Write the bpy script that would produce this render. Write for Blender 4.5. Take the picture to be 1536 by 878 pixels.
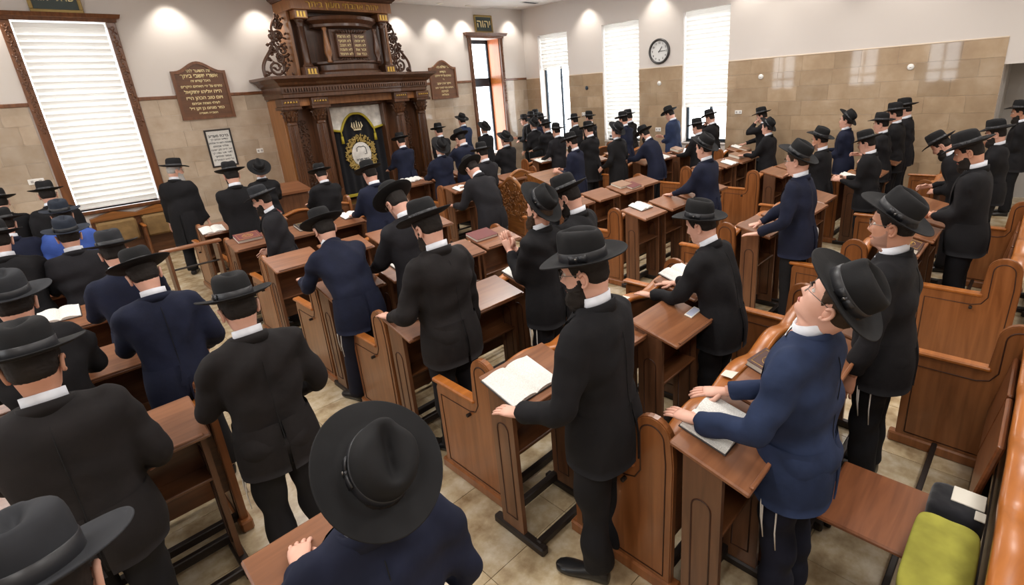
import bpy, bmesh, math, random
import numpy as np
from mathutils import Matrix, Vector, Euler
from math import sin, cos, pi, radians, atan2, sqrt, exp

# ------------------------------------------------------------------ scene, camera, light
for o in list(bpy.data.objects):
    bpy.data.objects.remove(o)
scene = bpy.context.scene
COL = scene.collection
scene.view_settings.view_transform = 'Standard'
scene.view_settings.look = 'None'
scene.view_settings.gamma = 1.0
scene.view_settings.use_curve_mapping = False
scene.view_settings.exposure = 0.0

cam_d = bpy.data.cameras.new('camera')
cam = bpy.data.objects.new('camera', cam_d); COL.objects.link(cam)
cam_d.sensor_fit = 'HORIZONTAL'; cam_d.sensor_width = 36.0
cam_d.lens = 770.566 / 1536 * 36.0
cam_d.shift_x = (768 - 820.843) / 1536
cam_d.shift_y = (385.828 - 439) / 1536
cam_d.clip_start = 0.05; cam_d.clip_end = 200
_r = Vector((0.6876156, -0.72293854, -0.06741404))
_u = Vector((0.27191057, 0.17030478, 0.947133))
_b = Vector((-0.67323802, -0.66959402, 0.31367885))
m = Matrix((( _r.x, _u.x, _b.x, 0), (_r.y, _u.y, _b.y, 0), (_r.z, _u.z, _b.z, 2.52), (0, 0, 0, 1)))
cam.matrix_world = m
scene.camera = cam

world = bpy.data.worlds.new('World'); scene.world = world
world.use_nodes = True
bg = world.node_tree.nodes['Background']
bg.inputs[0].default_value = (0.93, 0.97, 1.0, 1); bg.inputs[1].default_value = 7.0

def area(name, loc, sx, sy, watt, color=(1, 0.97, 0.935), rot=(0, 0, 0)):
    l = bpy.data.lights.new(name, 'AREA'); l.shape = 'RECTANGLE'; l.size = sx; l.size_y = sy
    l.energy = watt; l.color = color
    o = bpy.data.objects.new(name, l); COL.objects.link(o); o.location = loc; o.rotation_euler = rot
    return o
CEIL = 4.74
for i, x in enumerate((-1.2, 2.2, 5.6, 9.0)):          # rows of unseen area lights under the ceiling, added as soft room light
    for j, y in enumerate((-0.8, 2.2, 5.2, 8.2)):
        area('unseen_ceiling_light', (x, y, CEIL - 0.12), 1.2, 0.6, 58)

# ------------------------------------------------------------------ helpers
RND = random.Random(7)
def sstep(a, b, x):
    t = np.clip((x - a) / (b - a), 0, 1); return t * t * (3 - 2 * t)

class MB:
    """collects verts / faces of one mesh"""
    def __init__(s): s.v = []; s.f = []
    def add(s, vs, fs):
        n = len(s.v); s.v.extend([tuple(map(float, v)) for v in vs]); s.f.extend([tuple(i + n for i in f) for f in fs]); return s
    def box(s, x0, x1, y0, y1, z0, z1):
        vs = [(x, y, z) for z in (z0, z1) for y in (y0, y1) for x in (x0, x1)]
        return s.add(vs, [(0, 2, 3, 1), (4, 5, 7, 6), (0, 1, 5, 4), (2, 6, 7, 3), (0, 4, 6, 2), (1, 3, 7, 5)])
    def bbox(s, x0, x1, y0, y1, z0, z1, b=0.006):
        """box with chamfered edges"""
        b = min(b, (x1 - x0) * .3, (y1 - y0) * .3, (z1 - z0) * .3)
        bm = bmesh.new(); bmesh.ops.create_cube(bm, size=1)
        for v in bm.verts:
            v.co = ((x0 + x1) / 2 + v.co.x * (x1 - x0), (y0 + y1) / 2 + v.co.y * (y1 - y0), (z0 + z1) / 2 + v.co.z * (z1 - z0))
        bmesh.ops.bevel(bm, geom=list(bm.edges), offset=b, segments=1, affect='EDGES', profile=0.5)
        bm.verts.index_update()
        s.add([v.co for v in bm.verts], [[v.index for v in f.verts] for f in bm.faces]); bm.free(); return s
    def prism(s, poly, axis, a, b):
        """polygon (list of 2d) extruded along axis from a to b. axis x: poly=(y,z); y: (x,z); z: (x,y)"""
        def P(p, t):
            return (t, p[0], p[1]) if axis == 'x' else ((p[0], t, p[1]) if axis == 'y' else (p[0], p[1], t))
        n = len(poly)
        vs = [P(p, a) for p in poly] + [P(p, b) for p in poly]
        fs = [tuple(range(n - 1, -1, -1)), tuple(range(n, 2 * n))] + [(i, (i + 1) % n, n + (i + 1) % n, n + i) for i in range(n)]
        return s.add(vs, fs)
    def loft(s, rings, cap=True, closed=True):
        rings = [list(r) for r in rings]; n = len(rings[0]); vs = [p for r in rings for p in r]; fs = []
        for k in range(len(rings) - 1):
            for i in range(n if closed else n - 1):
                j = (i + 1) % n
                fs.append((k * n + i, k * n + j, (k + 1) * n + j, (k + 1) * n + i))
        if cap:
            fs.append(tuple(range(n - 1, -1, -1))); m_ = (len(rings) - 1) * n; fs.append(tuple(range(m_, m_ + n)))
        return s.add(vs, fs)
    def tube(s, path, radii, n=8, cap=True, flat=1.0):
        path = [Vector(p) for p in path]
        radii = [float(q) for q in radii] if hasattr(radii, '__len__') else [float(radii)] * len(path)
        rings = []; up = None
        for i, p in enumerate(path):
            d = (path[min(i + 1, len(path) - 1)] - path[max(i - 1, 0)]).normalized()
            if up is None:
                up = Vector((0, 0, 1)) if abs(d.z) < .9 else Vector((0, 1, 0))
            a = d.cross(up)
            if a.length < 1e-5: a = d.orthogonal()
            a.normalize(); b = a.cross(d).normalized(); up = b
            rings.append([p + radii[i] * (a * cos(2 * pi * k / n) + b * flat * sin(2 * pi * k / n)) for k in range(n)])
        return s.loft(rings, cap)
    def lathe(s, prof, cx=0, cy=0, n=16, cap=True):
        rings = [[(cx + r * cos(2 * pi * k / n), cy + r * sin(2 * pi * k / n), z) for k in range(n)] for r, z in prof]
        return s.loft(rings, cap)
    def ball(s, c, r, n=10, m_=7):
        c = Vector(c); r = r if hasattr(r, '__len__') else (r, r, r)
        rings = []
        for k in range(m_ + 1):
            ph = -pi / 2 + pi * min(max(k / m_, .02), .98)
            rings.append([(c.x + r[0] * cos(ph) * cos(2 * pi * i / n), c.y + r[1] * cos(ph) * sin(2 * pi * i / n), c.z + r[2] * sin(ph)) for i in range(n)])
        return s.loft(rings)
    def xform(s, M, start=0):
        for i in range(start, len(s.v)): s.v[i] = tuple(M @ Vector(s.v[i]))
        return s
    def mesh(s, name, mat, smooth=False):
        me = bpy.data.meshes.new(name); me.from_pydata(s.v, [], s.f)
        if mat is not None: me.materials.append(mat)
        if smooth: me.polygons.foreach_set('use_smooth', [True] * len(me.polygons))
        me.update(); return me
    def obj(s, name, mat, parent=None, smooth=False):
        return link(name, s.mesh(name, mat, smooth), parent)

def link(name, data, parent=None):
    o = bpy.data.objects.new(name, data); COL.objects.link(o)
    if parent is not None: o.parent = parent
    return o
def empty(name, loc=(0, 0, 0), rz=0, parent=None):
    o = link(name, None, parent); o.location = loc; o.rotation_euler = (0, 0, rz); o.empty_display_size = .1; return o
def tag(o, label=None, cat=None, group=None, kind=None):
    if label: o['label'] = label
    if cat: o['category'] = cat
    if group: o['group'] = group
    if kind: o['kind'] = kind
    return o
def inst(src, name, parent=None, loc=None):
    """another object sharing the mesh data"""
    o = link(name, src.data if hasattr(src, 'data') else src, parent)
    if loc is not None: o.location = loc
    return o

# ------------------------------------------------------------------ materials
MATS = {}
def nodes_of(name):
    m_ = bpy.data.materials.new(name); m_.use_nodes = True; nt = m_.node_tree
    return m_, nt, nt.nodes['Principled BSDF']
def rgb(r, g, b):
    f = lambda c: ((c / 255 + .055) / 1.055) ** 2.4 if c > 10 else c / 255 / 12.92
    return (f(r), f(g), f(b), 1)
def plain(name, col, rough=.6, metal=0, spec=.5, coat=0):
    m_, nt, b = nodes_of(name); b.inputs['Base Color'].default_value = col
    b.inputs['Roughness'].default_value = rough; b.inputs['Metallic'].default_value = metal
    b.inputs['Specular IOR Level'].default_value = spec; b.inputs['Coat Weight'].default_value = coat
    MATS[name] = m_; return m_
def mapped(nt, scale, coord='Object'):
    tc = nt.nodes.new('ShaderNodeTexCoord'); mp = nt.nodes.new('ShaderNodeMapping')
    mp.inputs['Scale'].default_value = scale; nt.links.new(tc.outputs[coord], mp.inputs[0]); return mp
def ramp(nt, fac, stops):
    r = nt.nodes.new('ShaderNodeValToRGB'); e = r.color_ramp.elements
    e[0].position, e[0].color = stops[0]; e[1].position, e[1].color = stops[-1]
    for p, c in stops[1:-1]:
        n_ = e.new(p); n_.color = c
    nt.links.new(fac, r.inputs[0]); return r
def wood(name, c1, c2, rough=.35, scale=(3, 3, 14), coat=.3, vary=0.0, axis_long='x'):
    m_, nt, b = nodes_of(name)
    sc = {'x': (1.2, 14, 14), 'z': (14, 14, 1.2), 'y': (14, 1.2, 14)}[axis_long]
    mp = mapped(nt, sc)
    oi = nt.nodes.new('ShaderNodeObjectInfo')
    add = nt.nodes.new('ShaderNodeVectorMath'); add.operation = 'ADD'
    nt.links.new(mp.outputs[0], add.inputs[0])
    mul = nt.nodes.new('ShaderNodeMath'); mul.operation = 'MULTIPLY'; mul.inputs[1].default_value = 37
    nt.links.new(oi.outputs['Random'], mul.inputs[0]); nt.links.new(mul.outputs[0], add.inputs[1])
    nz = nt.nodes.new('ShaderNodeTexNoise'); nz.inputs['Scale'].default_value = 1.6; nz.inputs['Detail'].default_value = 5
    nz.inputs['Distortion'].default_value = .6
    nt.links.new(add.outputs[0], nz.inputs['Vector'])
    r = ramp(nt, nz.outputs['Fac'], [(.32, c1), (.68, c2)])
    hsv = nt.nodes.new('ShaderNodeHueSaturation')
    mr = nt.nodes.new('ShaderNodeMapRange'); mr.inputs['To Min'].default_value = .86; mr.inputs['To Max'].default_value = 1.14
    nt.links.new(oi.outputs['Random'], mr.inputs[0]); nt.links.new(mr.outputs[0], hsv.inputs['Value'])
    nt.links.new(r.outputs[0], hsv.inputs['Color']); nt.links.new(hsv.outputs[0], b.inputs['Base Color'])
    b.inputs['Roughness'].default_value = rough; b.inputs['Coat Weight'].default_value = coat; b.inputs['Coat Roughness'].default_value = .18
    MATS[name] = m_; return m_
def cloth(name, col, rough=.85, bump=.25, sheen=.0, stripe=False):
    m_, nt, b = nodes_of(name)
    mp = mapped(nt, (1, 1, 1))
    nz = nt.nodes.new('ShaderNodeTexNoise'); nz.inputs['Scale'].default_value = 9; nz.inputs['Detail'].default_value = 3
    nt.links.new(mp.outputs[0], nz.inputs['Vector'])
    c = Vector(col[:3])
    r = ramp(nt, nz.outputs['Fac'], [(.3, (*(c * .8), 1)), (.7, (*(c * 1.2), 1))])
    if stripe:
        wv = nt.nodes.new('ShaderNodeTexWave'); wv.inputs['Scale'].default_value = 16; wv.bands_direction = 'X'
        nt.links.new(mp.outputs[0], wv.inputs['Vector'])
        r2 = ramp(nt, wv.outputs['Fac'], [(.9, (0, 0, 0, 1)), (1, (.02, .018, .02, 1))])
        mx = nt.nodes.new('ShaderNodeMix'); mx.data_type = 'RGBA'; mx.blend_type = 'ADD'; mx.inputs[0].default_value = 1
        nt.links.new(r.outputs[0], mx.inputs[6]); nt.links.new(r2.outputs[0], mx.inputs[7]); nt.links.new(mx.outputs[2], b.inputs['Base Color'])
    else:
        nt.links.new(r.outputs[0], b.inputs['Base Color'])
    b.inputs['Roughness'].default_value = rough; b.inputs['Sheen Weight'].default_value = sheen
    b.inputs['Specular IOR Level'].default_value = .3
    n2 = nt.nodes.new('ShaderNodeTexNoise'); n2.inputs['Scale'].default_value = 22; nt.links.new(mp.outputs[0], n2.inputs['Vector'])
    bp = nt.nodes.new('ShaderNodeBump'); bp.inputs['Strength'].default_value = bump; bp.inputs['Distance'].default_value = .01
    nt.links.new(n2.outputs['Fac'], bp.inputs['Height']); nt.links.new(bp.outputs[0], b.inputs['Normal'])
    MATS[name] = m_; return m_
def stone(name, c1, c2, c3, rough=.3, scale=2.0, objvar=.12, coord='Object'):
    m_, nt, b = nodes_of(name)
    tc = nt.nodes.new('ShaderNodeNewGeometry')
    nz = nt.nodes.new('ShaderNodeTexNoise'); nz.inputs['Scale'].default_value = scale; nz.inputs['Detail'].default_value = 8; nz.inputs['Roughness'].default_value = .62
    nt.links.new(tc.outputs['Position'], nz.inputs['Vector'])
    r = ramp(nt, nz.outputs['Fac'], [(.3, c1), (.5, c2), (.7, c3)])
    oi = nt.nodes.new('ShaderNodeObjectInfo'); mr = nt.nodes.new('ShaderNodeMapRange')
    mr.inputs['To Min'].default_value = 1 - objvar; mr.inputs['To Max'].default_value = 1 + objvar
    hsv = nt.nodes.new('ShaderNodeHueSaturation'); nt.links.new(oi.outputs['Random'], mr.inputs[0]); nt.links.new(mr.outputs[0], hsv.inputs['Value'])
    nt.links.new(r.outputs[0], hsv.inputs['Color']); nt.links.new(hsv.outputs[0], b.inputs['Base Color'])
    b.inputs['Roughness'].default_value = rough
    MATS[name] = m_; return m_

pew_wood = wood('pew_wood', rgb(124, 74, 38), rgb(152, 95, 54), .3, axis_long='z')
rail_wood = wood('rail_wood', rgb(150, 86, 34), rgb(176, 106, 46), .32, coat=.12)
back_wood = wood('back_wood', rgb(84, 50, 28), rgb(110, 68, 40), .35)
desk_wood = wood('desk_wood', rgb(92, 59, 39), rgb(117, 78, 52), .38, axis_long='z')
top_wood = wood('top_wood', rgb(118, 74, 48), rgb(145, 95, 63), .34)
seat_wood = wood('seat_wood', rgb(112, 64, 36), rgb(142, 86, 52), .32)
groove = plain('groove', rgb(58, 30, 18), .5)
darkmetal = plain('dark_metal', rgb(44, 36, 32), .45, .3)
greymetal = plain('grey_metal', rgb(110, 98, 86), .4, .7)
ark_wood = wood('ark_wood', rgb(66, 40, 24), rgb(94, 59, 36), .35, axis_long='z')
ark_light = wood('ark_light', rgb(132, 85, 45), rgb(162, 108, 62), .35, axis_long='z')
frame_wood = wood('frame_wood', rgb(92, 54, 30), rgb(120, 75, 43), .35, axis_long='z')
sign_wood = wood('sign_wood', rgb(92, 56, 31), rgb(112, 71, 40), .4)
carve_wood = wood('carve_wood', rgb(112, 68, 32), rgb(152, 98, 50), .3)
gold = plain('gold', rgb(214, 176, 92), .32, .75)
goldpaint = plain('gold_paint', rgb(246, 228, 176), .4, .1)
white_paint = plain('white_paint', rgb(218, 211, 205), .75, spec=.25)
grey_paint = plain('grey_paint', rgb(176, 172, 168), .8, spec=.2)
ceil_paint = plain('ceiling_paint', rgb(232, 230, 228), .85, spec=.2)
plastic_w = plain('white_plastic', rgb(238, 236, 232), .4)
alu_dark = plain('dark_aluminium', rgb(52, 62, 72), .4, .4)
tile_r = stone('sandstone_tile', rgb(160, 136, 110), rgb(172, 149, 122), rgb(184, 163, 138), .045, 2.5)
tile_f = stone('front_tile', rgb(172, 152, 130), rgb(184, 166, 146), rgb(196, 180, 162), .06, 2.5)
grout = plain('grout', rgb(198, 180, 158), .8)
floor_m = stone('floor_stone', rgb(142, 116, 82), rgb(192, 172, 138), rgb(224, 212, 188), .24, 5.0, .12)
floor_g = plain('floor_joint', rgb(176, 158, 128), .7)
black_coat = cloth('black_coat', (.0075, .0070, .0085))
brown_coat = cloth('charcoal_brown_coat', (.0125, .0102, .0105))
char_coat = cloth('charcoal_coat', (.0120, .0112, .0140))
navy_coat = cloth('navy_coat', (.0085, .0115, .030))
blue_coat = cloth('blue_coat', (.020, .033, .080))
royal_coat = cloth('royal_blue_coat', (.045, .095, .36))
trouser_m = cloth('trouser_cloth', (.0085, .0085, .011), bump=.15)
navy_tr = cloth('navy_trouser_cloth', (.010, .012, .026), bump=.15)
shirt_m = cloth('white_shirt_cloth', (.78, .80, .86), .8, .1)
felt_black = cloth('black_felt', (.0085, .0082, .0090), .82, .12, 0)
felt_grey = cloth('charcoal_felt', (.022, .023, .027), .85, .12, 0)
felt_blue = cloth('blue_grey_felt', (.020, .026, .040), .85, .12, 0)
ribbon_m = plain('hat_ribbon', (.020, .020, .023, 1), .42)
stub_m = plain('stubble_skin', rgb(166, 126, 108), .7)
shoe_m = plain('black_shoe_leather', (.012, .012, .013, 1), .3)
hair_d = cloth('dark_hair', (.014, .010, .008), .7, .9)
hair_g = cloth('grey_hair', (.42, .40, .38), .8, .9)
hair_b = cloth('brown_hair', (.045, .026, .015), .7, .9)
string_m = plain('white_cord', rgb(226, 222, 214), .8)
eye_w = plain('eye_white', rgb(226, 220, 214), .3)
eye_i = plain('eye_iris', rgb(42, 28, 20), .3)
lip_m = plain('lip_skin', rgb(176, 104, 92), .5)
wire_m = plain('glasses_wire', rgb(126, 122, 118), .3, .8)
pages_m = plain('page_edge', rgb(226, 220, 206), .8)
def skin(name, col):
    m_, nt, b = nodes_of(name); mp = mapped(nt, (1, 1, 1))
    nz = nt.nodes.new('ShaderNodeTexNoise'); nz.inputs['Scale'].default_value = 14; nt.links.new(mp.outputs[0], nz.inputs['Vector'])
    c = Vector(col[:3]); r = ramp(nt, nz.outputs['Fac'], [(.3, (c.x * .92, c.y * .84, c.z * .8, 1)), (.7, (c.x * 1.05, c.y * 1.05, c.z * 1.05, 1))])
    nt.links.new(r.outputs[0], b.inputs['Base Color']); b.inputs['Roughness'].default_value = .48
    b.inputs['Subsurface Weight'].default_value = .0
    MATS[name] = m_; return m_
skin_m = skin('skin', rgb(224, 176, 156)); skin_t = skin('tan_skin', rgb(204, 152, 126))
def page_print():
    m_, nt, b = nodes_of('printed_page')
    mp = mapped(nt, (1, 1, 1))
    wv = nt.nodes.new('ShaderNodeTexWave'); wv.bands_direction = 'Y'; wv.inputs['Scale'].default_value = 62; wv.inputs['Distortion'].default_value = .3
    nz = nt.nodes.new('ShaderNodeTexNoise'); nz.inputs['Scale'].default_value = 160
    nt.links.new(mp.outputs[0], wv.inputs['Vector']); nt.links.new(mp.outputs[0], nz.inputs['Vector'])
    mu = nt.nodes.new('ShaderNodeMath'); mu.operation = 'MULTIPLY'; nt.links.new(wv.outputs['Fac'], mu.inputs[0]); nt.links.new(nz.outputs['Fac'], mu.inputs[1])
    r = ramp(nt, mu.outputs[0], [(.30, rgb(242, 240, 234)), (.52, rgb(184, 182, 178))])
    nt.links.new(r.outputs[0], b.inputs['Base Color']); b.inputs['Roughness'].default_value = .8
    MATS['printed_page'] = m_; return m_
page_m = page_print()
book_red = plain('maroon_book_cloth', rgb(108, 46, 44), .5)
book_brown = plain('brown_book_leather', rgb(70, 36, 30), .45)
book_dark = plain('dark_book_cover', rgb(48, 40, 40), .5)
book_tan = plain('tan_book_cover', rgb(150, 116, 92), .55)
velvet = cloth('black_velvet', (.006, .006, .009), .95, .1, .3)
ivory = cloth('ivory_satin', (.74, .71, .66), .6, .2)
olive = cloth('olive_cloth', (.36, .34, .055), .9, .3)
beige_uph = cloth('tan_upholstery', (.22, .135, .055), .8, .3)
ORD = ['first', 'second', 'third', 'fourth', 'fifth', 'sixth', 'seventh', 'eighth', 'ninth', 'tenth', 'eleventh', 'twelfth']
TEXTS = []
def lettering(body, size, loc, rot, mat, parent, depth=.004, align='CENTER', name='lettering', sx=1.0):
    cu = bpy.data.curves.new(name, 'FONT'); cu.body = body; cu.size = size; cu.align_x = align; cu.align_y = 'CENTER'
    cu.extrude = depth; cu.bevel_depth = size * .016; cu.bevel_resolution = 0; cu.resolution_u = 2; cu.materials.append(mat)
    if 'ת' in body:                                  # overlapping glyph outlines: build these from solid strokes
        cu.fill_mode = 'NONE'; cu.offset = -size * .020; cu.bevel_depth = size * .048; cu.extrude = 0
    o = link(name, cu, parent); o.location = loc; o.rotation_euler = rot; o.scale.x = sx
    TEXTS.append(o); return o
def heb(s): return s[::-1]

# ------------------------------------------------------------------ the room
XW, YW = 11.70, 12.00          # right wall plane, front wall plane
XL, YB = -4.2, -3.2
def struct(o): o['kind'] = 'structure'; return o
fl = struct(MB().box(XL, XW + 1.2, YB, YW, -.2, -.012).obj('floor', floor_g))
unit = MB().bbox(-.5, .5, -.5, .5, 0, 1, .004).mesh('floor_tile', floor_m)
TS = .60
far = MB(); k = 0
for i in range(int((XL) / TS), int((XW + 1.2) / TS) + 1):
    for j in range(int(YB / TS), int(YW / TS)):
        x0, y0 = i * TS, j * TS
        if -.7 <= x0 < 8.4 and -.1 <= y0 < 9.0:
            o = inst(unit, 'floor_tile', fl, (x0 + TS / 2, y0 + TS / 2, -.012)); o.scale = (TS - .004, TS - .004, .012)
        else:
            far.box(max(x0, XL) + .002, x0 + TS - .002, max(y0, YB) + .002, min(y0 + TS, YW) - .002, -.012, 0)
tag(far.obj('floor_tile_field', floor_m, fl), kind='stuff')
struct(MB().box(XL, 10.3, YB, YW, CEIL - .05, CEIL + .3).obj('ceiling', ceil_paint))
struct(MB().box(10.3, XW + 1.2, YB, YW, CEIL, CEIL + .3).obj('ceiling', ceil_paint))

W1 = (.62, 1.80, 1.00, 4.07)        # front wall windows x0 x1 z0 z1
W2 = (9.67, 10.72, .75, 3.94)
def wall_y(name, x0, x1, opens, mat):
    mb = MB(); xs = x0
    for a, b, z0, z1 in opens:
        mb.box(xs, a, YW, YW + .62, 0, CEIL + .3); mb.box(a, b, YW, YW + .62, 0, z0); mb.box(a, b, YW, YW + .62, z1, CEIL + .3); xs = b
    mb.box(xs, x1, YW, YW + .62, 0, CEIL + .3)
    return struct(mb.obj(name, mat))
wf = wall_y('wall_front', XL, XW + .35, [W1, W2], white_paint)
R = [(5.50, 6.64, 1.0, 3.96), (7.87, 9.03, 1.0, 3.96), (10.25, 11.40, 1.0, 3.96)]
mb = MB(); ys = .76
for a, b, z0, z1 in R:
    mb.box(XW, XW + .34, ys, a, 0, CEIL + .3); mb.box(XW, XW + .34, a, b, 0, z0); mb.box(XW, XW + .34, a, b, z1, CEIL + .3); ys = b
mb.box(XW, XW + .34, ys, YW, 0, CEIL + .3)
wr = struct(mb.obj('wall_right', white_paint))
struct(MB().box(XW, XW + .34, YB, .76, 2.37, CEIL + .3).obj('wall_right', white_paint)).name = 'wall_right_lintel'
struct(MB().box(XW + 1.0, XW + 1.2, YB, .9, 0, CEIL).obj('wall_right_recess', grey_paint))
struct(MB().box(XW + .34, XW + 1.0, .72, .9, 0, CEIL).obj('wall_right_return', grey_paint))
mb = MB(); ys = YB; LW = [(3.2, 4.3, 1.6, 4.0), (6.1, 7.2, 1.6, 4.0), (9.6, 10.7, 1.6, 4.0)]
for a, b, z0, z1 in LW:
    mb.box(XL - .2, XL, ys, a, 0, CEIL); mb.box(XL - .2, XL, a, b, 0, z0); mb.box(XL - .2, XL, a, b, z1, CEIL); ys = b
mb.box(XL - .2, XL, ys, YW, 0, CEIL)
struct(mb.obj('wall_left', white_paint))
for k, (a, b, z0, z1) in enumerate(LW):                  # daylight windows opposite, mirrored in the polished tiles
    w = struct(empty('window_%d' % (k + 6), (XL, (a + b) / 2, z0))); mb = MB()
    for y0, y1, q0, q1 in ((a, a + .05, z0, z1), (b - .05, b, z0, z1), (a, b, z1 - .05, z1), (a, b, z0, z0 + .05), ((a + b) / 2 - .04, (a + b) / 2 + .04, z0, z1), (a, b, 2.05, 2.13)):
        mb.bbox(XL - .15, XL - .10, y0, y1, q0, q1, .008)
    o = mb.obj('window_frame', alu_dark, w); o.matrix_parent_inverse = Matrix.Translation(-Vector(w.location))
struct(MB().box(XL, XW + 1.2, YB - .2, YB, 0, CEIL).obj('wall_back', white_paint))

# stone wall tiles, each its own piece
TT = 2.78; TH = .295
def spans(a, b, cuts):
    out = [(a, b)]
    for c0, c1 in cuts:
        n_ = []
        for s0, s1 in out:
            if c1 <= s0 or c0 >= s1: n_.append((s0, s1)); continue
            if c0 > s0: n_.append((s0, c0))
            if c1 < s1: n_.append((c1, s1))
        out = n_
    return out
tf = MB().bbox(0, 1, 0, 1, 0, 1, .0015).mesh('wall_tile', tile_f)
tr = MB().bbox(0, 1, 0, 1, 0, 1, .0015).mesh('wall_tile', tile_r)
rr = random.Random(3)
for row in range(9):
    z1 = TT - row * TH; z0 = z1 - TH
    # front wall
    cuts = [(4.08, 7.32)]
    if z1 > W1[2]: cuts.append((W1[0] - .15, W1[1] + .14))
    if z1 > W2[2]: cuts.append((W2[0] - .12, W2[1] + .10))
    for s0, s1 in spans(-1.0, XW - .012, cuts):
        x = s0 - rr.uniform(0, .5)
        while x < s1 - .02:
            w = rr.choice((.58, .62, .62, .9)); a = max(x, s0); b = min(x + w, s1); x += w
            if b - a < .03: continue
            o = inst(tf, 'wall_tile', wf, (a + .0015, YW - .012, z0 + .0015)); o.scale = (b - a - .0025, .013, TH - .0025)
    cuts = [(a, b) for a, b, q0, q1 in R if z1 > q0]
    for s0, s1 in spans(.76, YW - .012, cuts):
        y = s0 - rr.uniform(0, .5)
        while y < s1 - .02:
            w = rr.choice((.46, .6, .6, .9)); a = max(y, s0); b = min(y + w, s1); y += w
            if b - a < .03: continue
            o = inst(tr, 'wall_tile', wr, (XW - .012, a + .0015, z0 + .0015)); o.scale = (.013, b - a - .0025, TH - .0025)
# rail on the front wall, pale edge on the right wall
def trim(name, segs, mat):
    mb = MB()
    for a in segs: mb.bbox(*a, .006)
    return struct(mb.obj(name, mat))
trim('trim_1', [(XL, W1[0] - .13, YW - .035, YW, TT, TT + .06), (W1[1] + .13, 4.08, YW - .035, YW, TT, TT + .06),
                (7.32, W2[0] - .11, YW - .035, YW, TT, TT + .06), (W2[1] + .10, XW - .012, YW - .035, YW, TT, TT + .06)], frame_wood)
trim('trim_2', [(XW - .016, XW, .76, R[0][0], TT, TT + .022), (XW - .016, XW, R[0][1], R[1][0], TT, TT + .022),
                (XW - .016, XW, R[1][1], R[2][0], TT, TT + .022), (XW - .016, XW, R[2][1], YW, TT, TT + .022)], plain('pale_edge', rgb(226, 208, 186), .5))

# windows ---------------------------------------------------------------
glass = bpy.data.materials.new('window_glass'); glass.use_nodes = True
_n = glass.node_tree; _n.nodes.remove(_n.nodes['Principled BSDF'])
_t = _n.nodes.new('ShaderNodeBsdfTransparent'); _g = _n.nodes.new('ShaderNodeBsdfGlossy'); _g.inputs['Roughness'].default_value = .05
_mx = _n.nodes.new('ShaderNodeMixShader'); _mx.inputs[0].default_value = .06
_n.links.new(_t.outputs[0], _mx.inputs[1]); _n.links.new(_g.outputs[0], _mx.inputs[2]); _n.links.new(_mx.outputs[0], _n.nodes['Material Output'].inputs[0])
def blindmat(name, col, tr_):
    m_, nt, b = nodes_of(name); b.inputs['Base Color'].default_value = col; b.inputs['Roughness'].default_value = .7
    tl = nt.nodes.new('ShaderNodeBsdfTranslucent'); tl.inputs[0].default_value = col
    mx = nt.nodes.new('ShaderNodeMixShader'); mx.inputs[0].default_value = tr_
    nt.links.new(b.outputs[0], mx.inputs[1]); nt.links.new(tl.outputs[0], mx.inputs[2]); nt.links.new(mx.outputs[0], nt.nodes['Material Output'].inputs[0]); return m_
slat_m = blindmat('blind_fabric', rgb(250, 249, 246), .30)
slat_m2 = blindmat('blind_fabric_front', rgb(250, 249, 246), .20)

def blind(n_, label, along, fixed, a, b, zt, zb, sh, mat, tilt):
    """stack of tilted slats; along 'x' on the front wall, 'y' on the right wall"""
    root = empty('window_blind', ((a + b) / 2, fixed, zb) if along == 'x' else (fixed, (a + b) / 2, zb))
    tag(root, label, 'blind', 'white slatted window blinds')
    L = b - a
    def P(mb, name, m_, z, rx=0, sm=False):
        o = mb.obj(name, m_, root, sm); o.location = (0, 0, z)
        o.rotation_euler = (rx, 0, 0 if along == 'x' else pi / 2); return o
    P(MB().bbox(-L / 2, L / 2, -.035, .035, 0, .09, .01), 'head_box', mat, zt - zb - .09)
    sl = MB().loft([[(x, -sh / 2, 0), (x, 0, .005), (x, sh / 2, 0), (x, 0, .001)] for x in (-L / 2, L / 2)]).mesh('slat', mat)
    z = zt - .09 - sh * .45
    while z > zb + sh * .4:
        o = inst(sl, 'slat', root, (0, 0, z - zb)); o.rotation_euler = Euler((tilt, 0, 0)) if along == 'x' else Matrix.Rotation(pi / 2, 3, 'Z').to_4x4().to_euler()
        if along == 'y': o.rotation_euler = (Matrix.Rotation(pi / 2, 3, 'Z') @ Matrix.Rotation(-tilt, 3, 'X')).to_euler()
        z -= sh * .88
    P(MB().bbox(-L / 2, L / 2, -.016, .016, 0, .03, .006), 'bottom_bar', mat, 0)
    for x in (-L * .32, L * .32):
        o = MB().tube([(x, 0, .02), (x, 0, zt - zb - .05)], .0025, 5).obj('cord', mat, root); o.rotation_euler = (0, 0, 0 if along == 'x' else pi / 2)
    return root
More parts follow.
